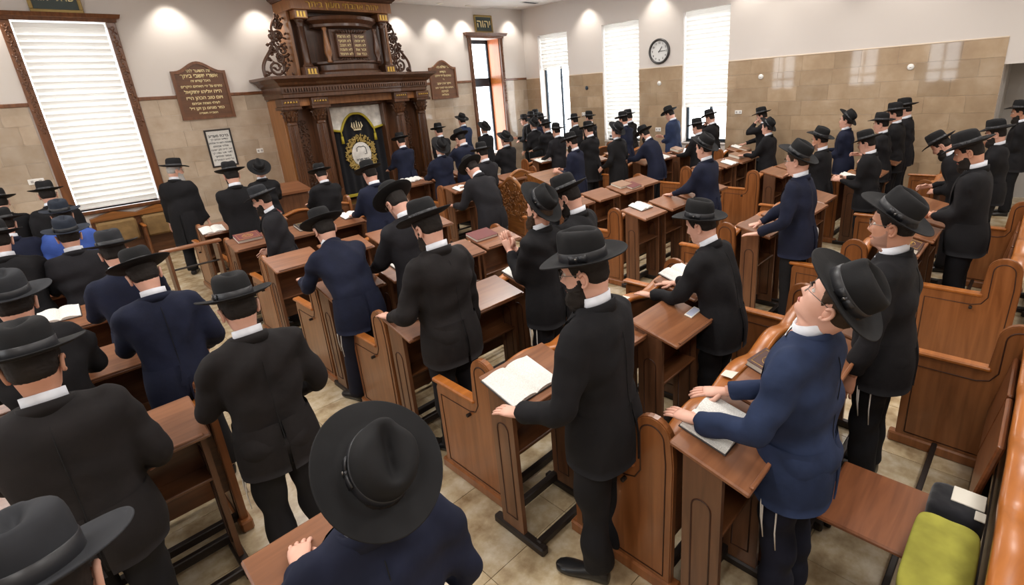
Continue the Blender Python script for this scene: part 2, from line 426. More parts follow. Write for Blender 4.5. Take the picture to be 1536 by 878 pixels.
# front window 1 with carved frame
w = struct(empty('window_1', ((W1[0] + W1[1]) / 2, YW, W1[2])))
def at(o, root): o.parent = root; o.matrix_parent_inverse = Matrix.Translation(-Vector(root.location)); return o
def jamb(root, x0, x1, z0, z1, carved=True):
    o = at(MB().bbox(x0, x1, YW - .05, YW + .02, z0, z1, .01).obj('window_jamb', frame_wood), root)
    if carved:                                     # run of carved leaf scrolls
        mb = MB(); z = z0 + (z1 - z0) * .45; cx = (x0 + x1) / 2; w_ = (x1 - x0) * .36; k = 0
        while z < z1 - .12:
            pts = [(cx + w_ * (1 - t / 9) * cos(t * .9 + k * pi) * .9, YW - .056, z + .05 + w_ * (1 - t / 9) * sin(t * .9 + k * pi)) for t in range(9)]
            mb.tube(pts, [.012 * (1 - t / 12) for t in range(9)], 5); mb.ball((cx, YW - .052, z), (.018, .014, .022), 6, 4); z += .105; k += 1
        c = mb.obj('carving', frame_wood, None, True); at(c, root)
    return o
jamb(w, W1[0] - .13, W1[0], .96, W1[3]); jamb(w, W1[1], W1[1] + .13, .96, W1[3])
at(MB().loft([[(x, y, z) for x, y, z in ((W1[0] - .15 - e, YW + .02, z), (W1[1] + .15 + e, YW + .02, z), (W1[1] + .15 + e, YW - .05 - e, z), (W1[0] - .15 - e, YW - .05 - e, z))] for z, e in ((W1[3], 0), (W1[3] + .05, .01), (W1[3] + .06, .05), (W1[3] + .12, .07))]).obj('window_cornice', frame_wood), w)
at(MB().bbox(W1[0] - .13, W1[1] + .13, YW - .09, YW + .30, .94, 1.0, .01).obj('window_sill', frame_wood), w)
at(MB().box(W1[0], W1[1], YW + .28, YW + .286, 1.0, W1[3]).obj('pane', glass), w)
blind(0, 'tall white slatted blind covering the carved-frame window left of the ark', 'x', YW + .05, W1[0] + .02, W1[1] - .02, W1[3] - .02, 1.02, .115, slat_m2, radians(-68))
# front window 2, deep orange reveal
w = struct(empty('window_2', ((W2[0] + W2[1]) / 2, YW, W2[2])))
jamb(w, W2[0] - .11, W2[0], .7, W2[3]); jamb(w, W2[1], W2[1] + .10, .7, W2[3])
at(MB().loft([[(x, y, z) for x, y, z in ((W2[0] - .13 - e, YW + .02, z), (W2[1] + .13 + e, YW + .02, z), (W2[1] + .13 + e, YW - .05 - e, z), (W2[0] - .13 - e, YW - .05 - e, z))] for z, e in ((W2[3], 0), (W2[3] + .05, .01), (W2[3] + .06, .07), (W2[3] + .13, .10))]).obj('window_cornice', frame_wood), w)
reveal = wood('reveal_wood', rgb(190, 112, 72), rgb(206, 130, 88), .3, axis_long='z')
at(MB().box(W2[1] - .02, W2[1], YW + .02, YW + .60, W2[2], W2[3]).obj('window_reveal', reveal), w)
at(MB().box(W2[1] - .028, W2[1] - .02, YW + .02, YW + .60, 2.72, 2.94).obj('window_reveal_band', rail_wood), w)
at(MB().box(W2[0], W2[0] + .02, YW + .02, YW + .60, W2[2], W2[3]).obj('window_reveal', reveal), w)
mb = MB()
for b_ in ((W2[0] + .02, W2[0] + .07, W2[2], W2[3]), (W2[1] - .08, W2[1] - .02, W2[2], W2[3]), (W2[0] + .02, W2[1] - .02, W2[3] - .1, W2[3]), (W2[0] + .02, W2[1] - .02, 2.66, 2.90), (W2[0] + .16, W2[0] + .22, W2[2], 2.66)):
    mb.bbox(b_[0], b_[1], YW + .50, YW + .56, b_[2], b_[3], .008)
at(mb.obj('window_frame', alu_dark), w)
at(MB().box(W2[0], W2[1], YW + .53, YW + .535, 2.9, W2[3]).obj('pane', glass), w); at(MB().box(W2[0], W2[1], YW + .53, YW + .535, W2[2], 2.66).obj('pane', glass), w)
# three tall windows in the right wall
names = ['white slatted blind reaching three quarters down the window nearest the clock on its right', 'white slatted blind pulled fully down, window left of the clock', 'half raised white blind on the window nearest the corner']
bots = [1.82, 1.04, 3.00]
for k, (a, b, z0, z1) in enumerate(R):
    w = struct(empty('window_%d' % (k + 3), (XW, (a + b) / 2, z0)))
    mb = MB()
    for y0, y1, q0, q1 in ((a, a + .06, z0, z1), (b - .06, b, z0, z1), (a, b, z1 - .06, z1), (a, b, z0, z0 + .06), ((a + b) / 2 - .10, (a + b) / 2 - .04, z0, z1)):
        mb.bbox(XW + .22, XW + .28, y0, y1, q0, q1, .008)
    at(mb.obj('window_frame', alu_dark), w)
    at(MB().box(XW + .245, XW + .25, a, (a + b) / 2 - .1, z0, z1).obj('pane', glass), w); at(MB().box(XW + .245, XW + .25, (a + b) / 2 - .04, b, z0, z1).obj('pane', glass), w)
    at(MB().bbox(XW - .03, XW + .22, a, b, z0 - .04, z0, .006).obj('window_sill', white_paint), w)
    blind(k, names[k], 'y', XW + .10, a + .03, b - .03, z1 - .01, bots[k], .115, slat_m, radians(-66))

# wall boards with gold lettering ----------------------------------------
def arch_board(x0, x1, z0, zs, zp, lines, label, thick=.05):
    cx = (x0 + x1) / 2; W = (x1 - x0) / 2
    def outline(e):
        pts = [(-W + e, 0 + e), (W - e, 0 + e)]
        for i in range(17):
            t = 1 - 2 * i / 16; pts.append(((W - e) * t, zs - z0 - e + (zp - zs) * (.5 + .5 * cos(pi * min(1, abs(t) * 1.15))) ** 1.0))
        return pts
    root = tag(empty('memorial_board', (cx, YW - .012, z0)), label, 'sign', 'arched wooden memorial boards')
    MB().prism(outline(.03), 'y', -.03, 0).obj('panel', sign_wood, root)
    o1, o2 = outline(0), outline(.05); n = len(o1)
    mb = MB(); rings = [[(p[0], -thick, p[1]) for p in o1], [(p[0], -thick, p[1]) for p in o2], [(p[0], -.03, p[1]) for p in o2], [(p[0], 0, p[1]) for p in o1], [(p[0], -thick, p[1]) for p in o1]]
    mb.loft(rings, cap=False).obj('frame', frame_wood, root)
    for s, size, z in lines:
        lettering(heb(s), size, (0, -.032, z), (pi / 2, 0, 0), goldpaint, root)
    return root
arch_board(2.52, 3.43, 2.38, 3.26, 3.43, [('זה השער לה׳', .075, .88), ('אשרי יושבי ביתך', .095, .79), ('היכל קודש זה', .06, .70), ('נתרם על ידי האחים היקרים', .062, .60), ('ה״ה אליהו יחזקאל', .085, .50), ('ויום טוב הכהן הי״ו', .085, .39), ('לעילוי נשמת אביהם', .06, .29), ('כמר מנחם בן זקן ז״ל', .07, .20), ('תנצב״ה תשס״ה', .05, .11)], 'large arched wooden board with gold lettering left of the ark')
arch_board(8.17, 9.02, 2.41, 3.20, 3.38, [('לזכר עולם בהיכל', .085, .80), ('הקדוש', .07, .68), ('נתרם על ידי ידידנו', .07, .58), ('ר׳', .06, .49), ('היקר הרב יעקב', .07, .39), ('ורעייתו תחי׳ לאורך ימים', .06, .28), ('לברכה', .08, .19), ('והצלחה', .07, .10)], 'arched wooden board with gold lettering right of the ark')
def name_sign(x0, x1, z0, z1, text, size, label, lean=radians(6), ylw=goldpaint):
    root = tag(empty('framed_sign', ((x0 + x1) / 2, YW - .03, z0)), label, 'sign'); W = (x1 - x0) / 2; h = z1 - z0
    root.rotation_euler = (-lean, 0, 0)
    MB().box(-W + .04, W - .04, -.015, 0, .04, h - .04).obj('panel', plain('sign_dark', rgb(62, 72, 70), .5), root)
    mb = MB()
    for b_ in ((-W, W, 0, .05), (-W, W, h - .05, h), (-W, -W + .05, .05, h - .05), (W - .05, W, .05, h - .05)): mb.bbox(b_[0], b_[1], -.03, .01, b_[2], b_[3], .008)
    mb.obj('frame', plain('gilt_frame', rgb(160, 136, 84), .4, .5), root)
    lettering(heb(text), size, (0, -.018, h * .5), (pi / 2, 0, 0), ylw, root)
    return root
name_sign(9.86, 10.50, W2[3] + .13, 4.53, 'יהוה', .28, 'small framed dark sign with gilt letters above the narrow window', radians(3))
name_sign(.90, 1.56, W1[3] + .12, 4.62, 'שויתי יהוה', .12, 'framed dark sign with pale letters above the large blind', radians(3))
# framed document
root = tag(empty('framed_document', (3.035, YW - .014, 1.44)), 'black framed printed document on the tiles beneath the left memorial board', 'document')
MB().box(-.21, .21, -.012, 0, .02, .71).obj('sheet', page_m, root).rotation_euler = (0, 0, 0)
mb = MB()
for b_ in ((-.235, .235, 0, .03), (-.235, .235, .70, .73), (-.235, -.205, .03, .70), (.205, .235, .03, .70)): mb.bbox(b_[0], b_[1], -.025, 0, b_[2], b_[3], .004)
mb.obj('frame', plain('black_frame', rgb(40, 34, 32), .4), root)
doc_lines = ['ברכת מעריב', 'מודים אנחנו לך', 'שאתה הוא ה׳ אלהינו', 'ואלהי אבותינו', 'צור חיינו מגן ישענו', 'לדור ודור נודה לך', 'ונספר תהלתך', 'על חיינו המסורים']
for i, s in enumerate(doc_lines): lettering(heb(s), .05 if i else .07, (0, -.0125, .60 - i * .066), (pi / 2, 0, 0), plain('ink', rgb(40, 40, 44), .7) if i == 0 else MATS['ink'], root, .0005)
# sockets
def socket(x, y, z, face, w_, h_, label):
    root = tag(empty('wall_socket', (x, y, z), 0 if face == 'f' else -pi / 2), label, 'socket')
    MB().bbox(-w_ / 2, w_ / 2, -.014, 0, -h_ / 2, h_ / 2, .004).obj('plate', plastic_w, root)
    for s in (-.25, .25): MB().bbox(s * w_ - .018, s * w_ + .018, -.018, -.013, -.02, .02, .003).obj('outlet', grey_paint, root)
socket(.25, YW - .012, 1.61, 'f', .20, .09, 'double white wall socket left of the blind window')
socket(3.73, YW - .012, 1.66, 'f', .13, .09, 'white wall socket beside the left edge of the ark')
socket(XW - .012, 5.21, 1.69, 'r', .16, .08, 'white wall socket on the tan wall right of the windows')
socket(XW - .012, 9.75, 1.72, 'r', .13, .09, 'white wall socket between the corner window and next blind')
socket(XW - .012, 7.3, 1.30, 'r', .16, .10, 'white wall unit under the clock')
for y, z, c, n_ in ((7.27, 2.42, plastic_w, 'round white detector on the tiles below the clock'), (4.75, 2.42, plastic_w, 'round white wall cap right of the last window'), (2.05, 2.42, plastic_w, 'round white wall cap near the far right of the tan wall'), (9.6, 2.42, alu_dark, 'small dark wall knob between the two left windows')):
    root = tag(empty('wall_detector', (XW - .012, y, z)), n_, 'wall fixture')
    o = MB().lathe([(.055, 0), (.055, .012), (.04, .022), (.01, .026)], n=14).obj('cover', c, root, True); o.rotation_euler = (0, -pi / 2, 0)
    o = MB().lathe([(.016, .02), (.014, .034), (.004, .038)], n=10).obj('knob', c, root, True); o.rotation_euler = (0, -pi / 2, 0)
# clock
root = tag(empty('wall_clock', (XW, 7.27, 3.16), -pi / 2), 'round wall clock with dark rim and white face', 'clock')
def onwall(o): o.rotation_euler = (pi / 2, 0, 0); return o
R_ = .29
onwall(MB().lathe([(R_ - .05, .0), (R_, .0), (R_ + .005, .03), (R_ - .012, .06), (R_ - .045, .05), (R_ - .05, .0)], n=48, cap=False).obj('rim', plain('clock_rim', rgb(62, 60, 60), .35), root, True))
onwall(MB().lathe([(R_ - .04, .005), (R_ - .04, .018)], n=40).obj('dial', plain('clock_face', rgb(222, 222, 220), .5), root))
ink2 = plain('clock_ink', rgb(50, 48, 48), .5)
for h in range(1, 13):
    a = pi / 2 - h * pi / 6; lettering(str(h), .065, (.195 * cos(a), -.02, .195 * sin(a)), (pi / 2, 0, 0), ink2, root, .001, name='numeral')
def hand(a, L, w_): o = MB().bbox(-w_, w_, -.004, .004, -.03, L, .002).obj('hand', ink2, root); o.location = (0, -.028, 0); o.rotation_euler = (0, a, 0)
hand(radians(38), .13, .008); hand(radians(88), .18, .006)
MB().lathe([(.014, 0), (.014, .01), (.006, .014)], n=10).obj('boss', ink2, root).rotation_euler = (pi / 2, 0, 0)
# recessed downlights that wash the walls
def downlight(x, y, z, tx, ty, watt, label):
    root = tag(empty('downlight', (x, y, z)), label, 'downlight', 'recessed ceiling downlights')
    MB().lathe([(.07, -.012), (.085, -.012), (.085, 0), (.07, 0), (.07, -.012)], n=18, cap=False).obj('trim_ring', plastic_w, root)
    MB().lathe([(.07, -.006), (.01, -.005)], n=14).obj('lens', plain('lens', rgb(250, 245, 230), .4) if 'lens' not in MATS else MATS['lens'], root)
    l = bpy.data.lights.new('downlight_lamp', 'SPOT'); l.energy = watt; l.spot_size = radians(88); l.spot_blend = .75; l.color = (1, .93, .84); l.shadow_soft_size = .04
    o = link('downlight_lamp', l, root); o.location = (0, 0, -.03); d = Vector((tx, ty, -1)); o.rotation_euler = d.to_track_quat('-Z', 'Y').to_euler()
for i, x in enumerate((-.9, .2, 2.75, 4.25, 7.45, 8.55, 9.45)):
    downlight(x, YW - .34, CEIL - .05, 0, .15, 70, 'recessed downlight over the front wall, %s from the left' % ORD[i])
downlight(11.15, YW - .34, CEIL, 0, .15, 60, 'recessed downlight over the front wall in the far corner')
for i, y in enumerate((2.2, 3.9, 5.0, 7.3, 9.45)):
    downlight(XW - .36, y, CEIL, .15, 0, 60, 'recessed downlight over the clock wall, %s from the right' % ORD[i])
# air vent in the ceiling by the corner
root = tag(empty('ceiling_vent', (11.0, 10.9, CEIL)), 'slotted air vent in the ceiling near the corner', 'vent')
MB().bbox(-.30, .30, -.10, .10, -.012, 0, .004).obj('frame', plastic_w, root)
for i in range(5): MB().box(-.26, .26, -.075 + i * .032, -.06 + i * .032, -.016, -.011).obj('slot', alu_dark, root)

# ------------------------------------------------------------------ the ark
AC = 5.70
ark = tag(empty('torah_ark', (AC, YW, 0)), 'tall dark carved wooden ark with columns, curtain and tablets on the front wall', 'ark')
def A(mb, name, mat, sm=False, parent=None):
    o = mb.obj(name, mat, ark if parent is None else parent, sm); return o
# local coords: x from centre, y<0 towards the room, z up
A(MB().bbox(-1.64, 1.64, -1.05, 0, 0, .34, .012), 'plinth', ark_wood)
A(MB().bbox(-.85, .85, -1.45, -1.05, 0, .17, .012), 'step', ark_wood)
for s in (-1, 1):
    A(MB().bbox(min(s * 1.62, s * 1.56), max(s * 1.62, s * 1.56), -.72, 0, .34, 2.62, .006), 'side_panel', ark_light)
    A(MB().bbox(min(s * 1.56, s * .66), max(s * 1.56, s * .66), -.62, -.05, .34, 2.62, .006), 'bay_wall', ark_wood)
    # carved panel with lattice of scrolls
    mb = MB(); r_ = random.Random(5)
    x0 = s * 1.24
    for i in range(16):
        z = .75 + i * .095
        for t in (-1, 1):
            pts = [(x0 + t * .05 + .055 * (1 - k / 10) * cos(k * .8 + i * t), -.635, z + .055 * (1 - k / 10) * sin(k * .8 + i * t)) for k in range(9)]
            mb.tube(pts, [.013 * (1 - k / 13) for k in range(9)], 5)
    A(mb, 'carved_panel', ark_wood, True)
    for cx in (s * 1.53, s * .94):
        cx = s * (1.53 if abs(cx) > 1.2 else .94)
        A(MB().bbox(cx - .15, cx + .15, -1.03, -.73, .34, .72, .01), 'pedestal', ark_wood)
        # fluted shaft
        n = 40; rings = []
        for z, r in ((.72, .125), (.76, .13), (.80, .11), (.84, .105), (1.4, .103), (2.0, .095), (2.12, .09), (2.14, .10), (2.17, .10), (2.19, .085)):
            fl_ = .012 if .84 <= z <= 2.12 else 0
            rings.append([(cx + (r - fl_ * (k % 2)) * cos(2 * pi * k / n), -.88 + (r - fl_ * (k % 2)) * sin(2 * pi * k / n), z) for k in range(n)])
        col = A(MB().loft(rings), 'column', ark_wood)
        mb = MB().lathe([(.085, 2.19), (.09, 2.24), (.11, 2.34), (.155, 2.41), (.16, 2.43), (.14, 2.43)], cx, -.88, 16)
        for lv, (z0, r0, out, nn) in enumerate(((2.2, .092, .05, 8), (2.28, .10, .06, 8))):
            for k in range(nn):
                a = 2 * pi * (k + .5 * lv) / nn
                pts = [(cx + (r0 + out * t * t) * cos(a), -.88 + (r0 + out * t * t) * sin(a), z0 + .14 * t - .05 * t ** 4) for t in (0, .3, .6, .85, 1, 1.1)]
                mb.tube(pts, [.03, .034, .03, .024, .018, .008], 6, flat=.4)
        A(mb, 'capital', ark_wood, True)
        A(MB().bbox(cx - .19, cx + .19, -1.07, -.69, 2.43, 2.49, .008), 'abacus', ark_wood)
        A(MB().bbox(cx - .17, cx + .17, -1.05, -.70, 2.49, 2.64, .008), 'frieze_block', ark_wood)
        mb = MB()
        for k in range(-2, 3):
            c = (cx + k * .055, -1.055, 2.565)
            mb.tube([(c[0] - .02, c[1], c[2] - .012), (c[0], c[1] - .006, c[2] + .02), (c[0] + .022, c[1], c[2] - .008)], [.008, .012, .007], 6); mb.ball((c[0], c[1] - .005, c[2]), .012, 6, 4)
        A(mb, 'gilt_ornament', gold, True)
A(MB().bbox(-1.60, 1.60, -.92, -.03, 2.49, 2.64, .006), 'entablature', ark_light)
A(MB().bbox(-.68, .68, -.66, -.52, 2.42, 2.50, .006), 'door_header', ark_wood)
for s in (-1, 1): A(MB().bbox(s * .66 - .035, s * .66 + .035, -.70, -.42, .34, 2.44, .01), 'door_jamb', ark_wood)
# main cornice, stepping outwards, with a bowed centre
def cornice_ring(e, z, bow):
    pts = [(-1.62 - e, 0), (-1.62 - e, -1.02 - e), (-.95 - e * .3, -1.02 - e)]
    for k in range(13):
        t = -1 + k / 6; pts.append((t * (.86 + e * .2), -1.06 - e - bow * (1 - t * t)))
    pts += [(.95 + e * .3, -1.02 - e), (1.62 + e, -1.02 - e), (1.62 + e, 0)]
    return [(x, y, z) for x, y in pts]
prof = [(0, 2.64), (.03, 2.66), (.03, 2.72), (.05, 2.74), (.05, 2.86), (.10, 2.90), (.12, 2.94), (.20, 3.00), (.24, 3.01), (.24, 3.06)]
A(MB().loft([cornice_ring(e, z, .20) for e, z in prof]), 'cornice', ark_wood)
mb = MB()
for k in range(-30, 31):                              # dentil row
    x = k * .053
    y = -1.09 - (.20 * (1 - (x / .87) ** 2) + .03 if abs(x) < .87 else 0)
    mb.box(x - .016, x + .016, y - .025, y + .03, 2.77, 2.83)
A(mb, 'dentils', ark_wood)
# curtain
def sheet(x0, x1, z0, z1, y, amp, waves, nx=60, nz=10, top=None, bot=None):
    vs = []; fs = []
    for j in range(nz + 1):
        for i in range(nx + 1):
            u = i / nx; v = j / nz; x = x0 + (x1 - x0) * u
            zb = z0 if bot is None else bot(2 * u - 1); zt = z1 if top is None else top(2 * u - 1)
            vs.append((x, y + amp * sin(u * waves * 2 * pi), zb + (zt - zb) * v))
    for j in range(nz):
        for i in range(nx): a = j * (nx + 1) + i; fs.append((a, a + 1, a + nx + 2, a + nx + 1))
    return vs, fs
def thick(vs, fs, t):
    n = len(vs); return vs + [(x, y + t, z) for x, y, z in vs], fs + [tuple(i + n for i in reversed(f)) for f in fs]
cur = A(MB().add(*thick(*sheet(-.63, .63, .42, 2.40, -.50, .012, 7), .01)), 'curtain', velvet, True)
vb = lambda t: 2.25 - .36 * (abs(t) / .62) ** 2.6 if abs(t) < .62 else 1.89 + .05 * (abs(t) - .62) / .38
A(MB().add(*thick(*sheet(-.63, .63, 0, 2.41, -.535, .012, 5, 60, 8, bot=vb), .008)), 'valance', ivory, True)
mb = MB(); pts = [(-.63 + 1.26 * i / 60, -.548, vb(2 * i / 60 - 1)) for i in range(61)]
mb.tube(pts, .028, 6); A(mb, 'valance_fringe', plain('fringe_gold', rgb(176, 158, 44), .6), True)
for s in (-1, 1):
    mb = MB().tube([(s * .40, -.555, 1.90), (s * .40, -.56, 1.78)], [.012, .02], 8); mb.tube([(s * .40, -.56, 1.78), (s * .40, -.56, 1.62)], [.028, .036], 8); A(mb, 'tassel', MATS['fringe_gold'], True)
A(MB().bbox(-.63, .63, -.53, -.48, .40, .47, .01), 'curtain_hem', MATS['fringe_gold'])
# embroidered wreath medallion and crown on the curtain
mb = MB(); r_ = random.Random(9)
for k in range(330):
    a = r_.uniform(0, 2 * pi); q = r_.uniform(.68, 1.02); c = (.37 * q * cos(a), -.53, 1.34 + .43 * q * sin(a)); th = a + r_.uniform(-1, 1); L = r_.uniform(.02, .04)
    mb.tube([(c[0] - L * cos(th), c[1], c[2] - L * sin(th)), (c[0], c[1] - .012, c[2]), (c[0] + L * cos(th), c[1], c[2] + L * sin(th))], [.007, .018, .006], 5)
wre = A(mb, 'wreath', plain('embroidery_gold', rgb(176, 150, 84), .5, .2), True)
mb = MB().lathe([(.235, 0), (.235, .022), (.22, .03), (.02, .03)], n=32)
med = A(mb, 'medallion', ivory, True); med.rotation_euler = (pi / 2, 0, 0); med.scale = (1, 1.16, 1); med.location = (0, -.52, 1.34)
ls = [(-.11, .05), (-.11, .13), (-.06, .16), (0, .15), (.06, .16), (.11, .12), (.12, -.02), (.07, -.02)]
A(MB().tube([(x, -.558, 1.36 + z) for x, z in ls], .007, 5), 'embroidered_line', alu_dark)
lettering(heb('כתר תורה'), .075, (0, -.556, 1.22), (pi / 2, 0, 0), alu_dark, ark)
lettering(heb('לזכרון עולם'), .06, (.1, -.53, .80), (pi / 2, 0, 0), goldpaint, ark)
mb = MB()
for k in range(5):
    x = -.11 + k * .055; mb.tube([(x * .7, -.53, 1.90), (x * 1.15, -.535, 1.97), (x, -.53, 2.03 + (.03 if k == 2 else 0))], [.012, .02, .012], 6); mb.ball((x, -.53, 2.045 + (.03 if k == 2 else 0)), .014, 6, 4)
mb.bbox(-.09, .09, -.545, -.52, 1.875, 1.905, .004)
A(mb, 'embroidered_crown', plain('crown_thread', rgb(222, 206, 170), .6), True)
# upper storey ------------------------------------------------------------
A(MB().bbox(-1.08, 1.08, -.55, 0, 3.06, 4.30, .006), 'upper_wall', ark_wood)
for s in (-1, 1):
    A(MB().bbox(min(s * 1.10, s * 1.04), max(s * 1.10, s * 1.04), -.62, 0, 3.06, 4.30, .006), 'upper_side_panel', ark_light)
    cx = s * .90
    A(MB().bbox(cx - .13, cx + .13, -.86, -.56, 3.06, 3.24, .01), 'upper_pedestal', ark_wood)
    A(MB().lathe([(.10, 3.24), (.10, 3.27), (.075, 3.30), (.07, 3.34), (.062, 4.0), (.075, 4.02), (.06, 4.04), (.085, 4.10), (.11, 4.14)], cx, -.71, 18), 'upper_column', ark_wood, True)
    A(MB().bbox(cx - .13, cx + .13, -.86, -.56, 4.14, 4.30, .01), 'upper_block', ark_light)
    for z in (3.15, 4.22):
        mb = MB()
        for k in range(3): mb.box(cx - .09 + k * .065, cx - .05 + k * .065, -.872, -.86, z - .05, z + .05)
        mb.box(cx - .10, cx + .10, -.866, -.86, z - .055, z - .045); A(mb, 'gilt_block', gold)
    # turned vase baluster
    bx = s * .55
    A(MB().lathe([(.05, 3.30), (.05, 3.33), (.03, 3.36), (.075, 3.48), (.07, 3.58), (.04, 3.80), (.03, 3.90), (.045, 3.94), (.045, 3.97)], bx, -.98, 14), 'baluster', ark_light if s < 0 else ark_wood, True)
    # pierced scroll wing
    mb = MB()
    def scroll(cx_, cz, r, turns, a0, th=.024, dr=1):
        pts = []
        for k in range(22):
            t = k / 21; a = a0 + dr * t * turns * 2 * pi; q = r * (1 - .82 * t); pts.append((cx_ + q * cos(a), -.42, cz + q * sin(a)))
        mb.tube(pts, [th * (1 - .45 * k / 21) for k in range(22)], 6); mb.ball(pts[-1], th * .9, 6, 4)
    X = lambda d: s * (1.14 + d)
    for (d, z, r, tn, a0) in ((.28, 3.26, .17, 1.6, 2.0), (.10, 3.58, .13, 1.5, 3.6), (.28, 3.62, .11, 1.4, .5), (.12, 3.86, .11, 1.5, 5.0), (.25, 3.86, .09, 1.3, 1.2), (.10, 4.07, .08, 1.4, 3), (.48, 3.14, .08, 1.2, 4), (.18, 3.42, .09, 1.3, 1.0)):
        scroll(X(d), z, r, tn, a0 if s > 0 else pi - a0, .031, s)
    pts = [(X(.52 - .45 * t ** 1.3 + .05 * sin(t * 9)), -.42, 3.10 + 1.12 * t) for t in np.linspace(0, 1, 24)]
    mb.tube(pts, [.036 - .014 * t for t in np.linspace(0, 1, 24)], 6)
    r_ = random.Random(4)
    for k in range(96):
        t = r_.uniform(.03, 1); q = r_.uniform(.0, 1); d = (.56 - .46 * t) * q; c = Vector((X(d), -.42 - r_.uniform(-.02, .03), 3.10 + 1.14 * t)); a = r_.uniform(0, 2 * pi); L = .065
        mb.tube([c, c + Vector((cos(a) * L * .5, -.012, sin(a) * L * .5)), c + Vector((cos(a) * L, 0, sin(a) * L))], [.010, .026, .006], 5)
    mb.ball((X(.06), -.42, 4.22), .04, 8, 6)
    A(mb, 'pierced_scroll_wing', ark_wood, True)
# bowed niche base, niche cornice and the tablets
def bow(w_, d, z): return [(-w_, -.5, z)] + [(-w_ + 2 * w_ * k / 16, -.74 - d * (1 - (2 * k / 16 - 1) ** 2), z) for k in range(17)] + [(w_, -.5, z)]
A(MB().loft([bow(.72, .46, 3.06), bow(.72, .46, 3.12), bow(.66, .40, 3.16), bow(.66, .40, 3.26), bow(.72, .46, 3.29), bow(.72, .46, 3.33)]), 'niche_base', ark_wood)
A(MB().loft([bow(.56, .30, 3.97), bow(.66, .38, 4.0), bow(.66, .38, 4.05), bow(.76, .46, 4.12), bow(.78, .48, 4.18), bow(.70, .40, 4.2)]), 'niche_cornice', ark_wood)
A(MB().loft([bow(.44, .14, 3.33), bow(.44, .14, 3.97)]), 'niche_wall', ark_wood)
A(MB().loft([[(x, -.86 - .02 * (abs(x) < .4), z) for x, z in ((-.46, 3.335), (.46, 3.335), (.44, 3.96), (-.44, 3.96))], [(x * .96, -.90, 3.65 + (z - 3.65) * .96) for x, z in ((-.46, 3.335), (.46, 3.335), (.44, 3.96), (-.44, 3.96))]]), 'tablet_frame', ark_wood)
tl = A(MB().bbox(-.33, -.005, -1.005, -.88, 3.40, 3.86, .01), 'tablet', sign_wood); tr_ = A(MB().bbox(.005, .33, -1.005, -.88, 3.40, 3.86, .01), 'tablet', sign_wood)
for i, (a, b) in enumerate((('אנכי ה׳', 'לא תרצח'), ('לא יהיה', 'לא תנאף'), ('לא תשא', 'לא תגנב'), ('זכור את', 'לא תענה'), ('כבד את', 'לא תחמד'))):
    z = 3.80 - i * .085
    lettering(heb(a), .075, (.168, -1.009, z), (pi / 2, 0, 0), goldpaint, ark); lettering(heb(b), .075, (-.168, -1.009, z), (pi / 2, 0, 0), goldpaint, ark)
mb = MB()
for k in range(-5, 6):
    mb.tube([(k * .05, -.99, 3.87), (k * .06, -1.03, 3.91), (k * .068, -1.0, 3.94 - abs(k) * .008)], [.012, .022, .008], 6); mb.tube([(k * .05, -.99, 3.39), (k * .06, -1.03, 3.36), (k * .068, -1.0, 3.34)], [.01, .018, .006], 6)
A(mb, 'acanthus_carving', ark_wood, True)
# inscription beam and crown cornice
A(MB().bbox(-1.10, 1.10, -.90, 0, 4.30, 4.50, .008), 'inscription_beam', ark_light)
lettering(heb('יהוה אהבתי מעון ביתך'), .155, (0, -.904, 4.40), (pi / 2, 0, 0), gold, ark, .006, sx=1.12)
def rect(e, z): return [(-1.12 - e, 0, z), (-1.12 - e, -.92 - e, z), (1.12 + e, -.92 - e, z), (1.12 + e, 0, z)]
A(MB().loft([rect(0, 4.50), rect(.02, 4.53), rect(.05, 4.55), rect(.08, 4.60), rect(.12, 4.64), rect(.12, 4.67)]), 'crown_cornice', ark_wood)

# ------------------------------------------------------------------ pews
def pew_profile():
    pts = [(.52, .0), (.52, .66), (.50, .70), (.12, .70)]
    for k in range(13):
        a = 0 - k * 0 + pi * k / 12; pts.append((.0 + .105 * cos(a), .925 + .105 * sin(a)))
    pts += [(-.115, .80), (-.10, .0)]
    return pts
_end = MB().prism(pew_profile(), 'x', -.022, .022)
bm = bmesh.new(); bmm = _end.mesh('end_panel', pew_wood); bm.from_mesh(bmm)
bmesh.ops.bevel(bm, geom=[e for e in bm.edges if e.calc_face_angle(0) > .6], offset=.006, segments=2, affect='EDGES'); bm.to_mesh(bmm); bm.free()
END = bmm
def moulding():
    mb = MB()
    for x in (-.0225, .0225):
        pts = [(.47, .10), (.47, .62), (.16, .62), (.10, .64), (.066, .70)] + [(.066 * cos(pi * k / 10), .92 + .066 * sin(pi * k / 10)) for k in range(11)] + [(-.075, .8), (-.06, .10), (.47, .10)]
        mb.tube([(x, a, b) for a, b in pts], .004, 5)
    return mb.mesh('moulding', groove, True)
MOULD = moulding()
PLINTH = MB().bbox(-.035, .035, -.14, .56, 0, .075, .01).mesh('plinth', pew_wood)
ARM = MB().bbox(-.035, .035, .10, .545, .695, .725, .012).mesh('arm_cap', rail_wood)
PIVOT = MB().lathe([(.012, 0), (.012, .03), (.006, .033)], n=10).mesh('pivot_cap', darkmetal)
SEATF = MB().bbox(-.255, .255, 0, .028, 0, .40, .01).mesh('seat', seat_wood)           # folded up
SEATD = MB().bbox(-.255, .255, 0, .56, 0, .028, .01).mesh('seat', seat_wood)           # let down
PEWS = []; DESKS = []
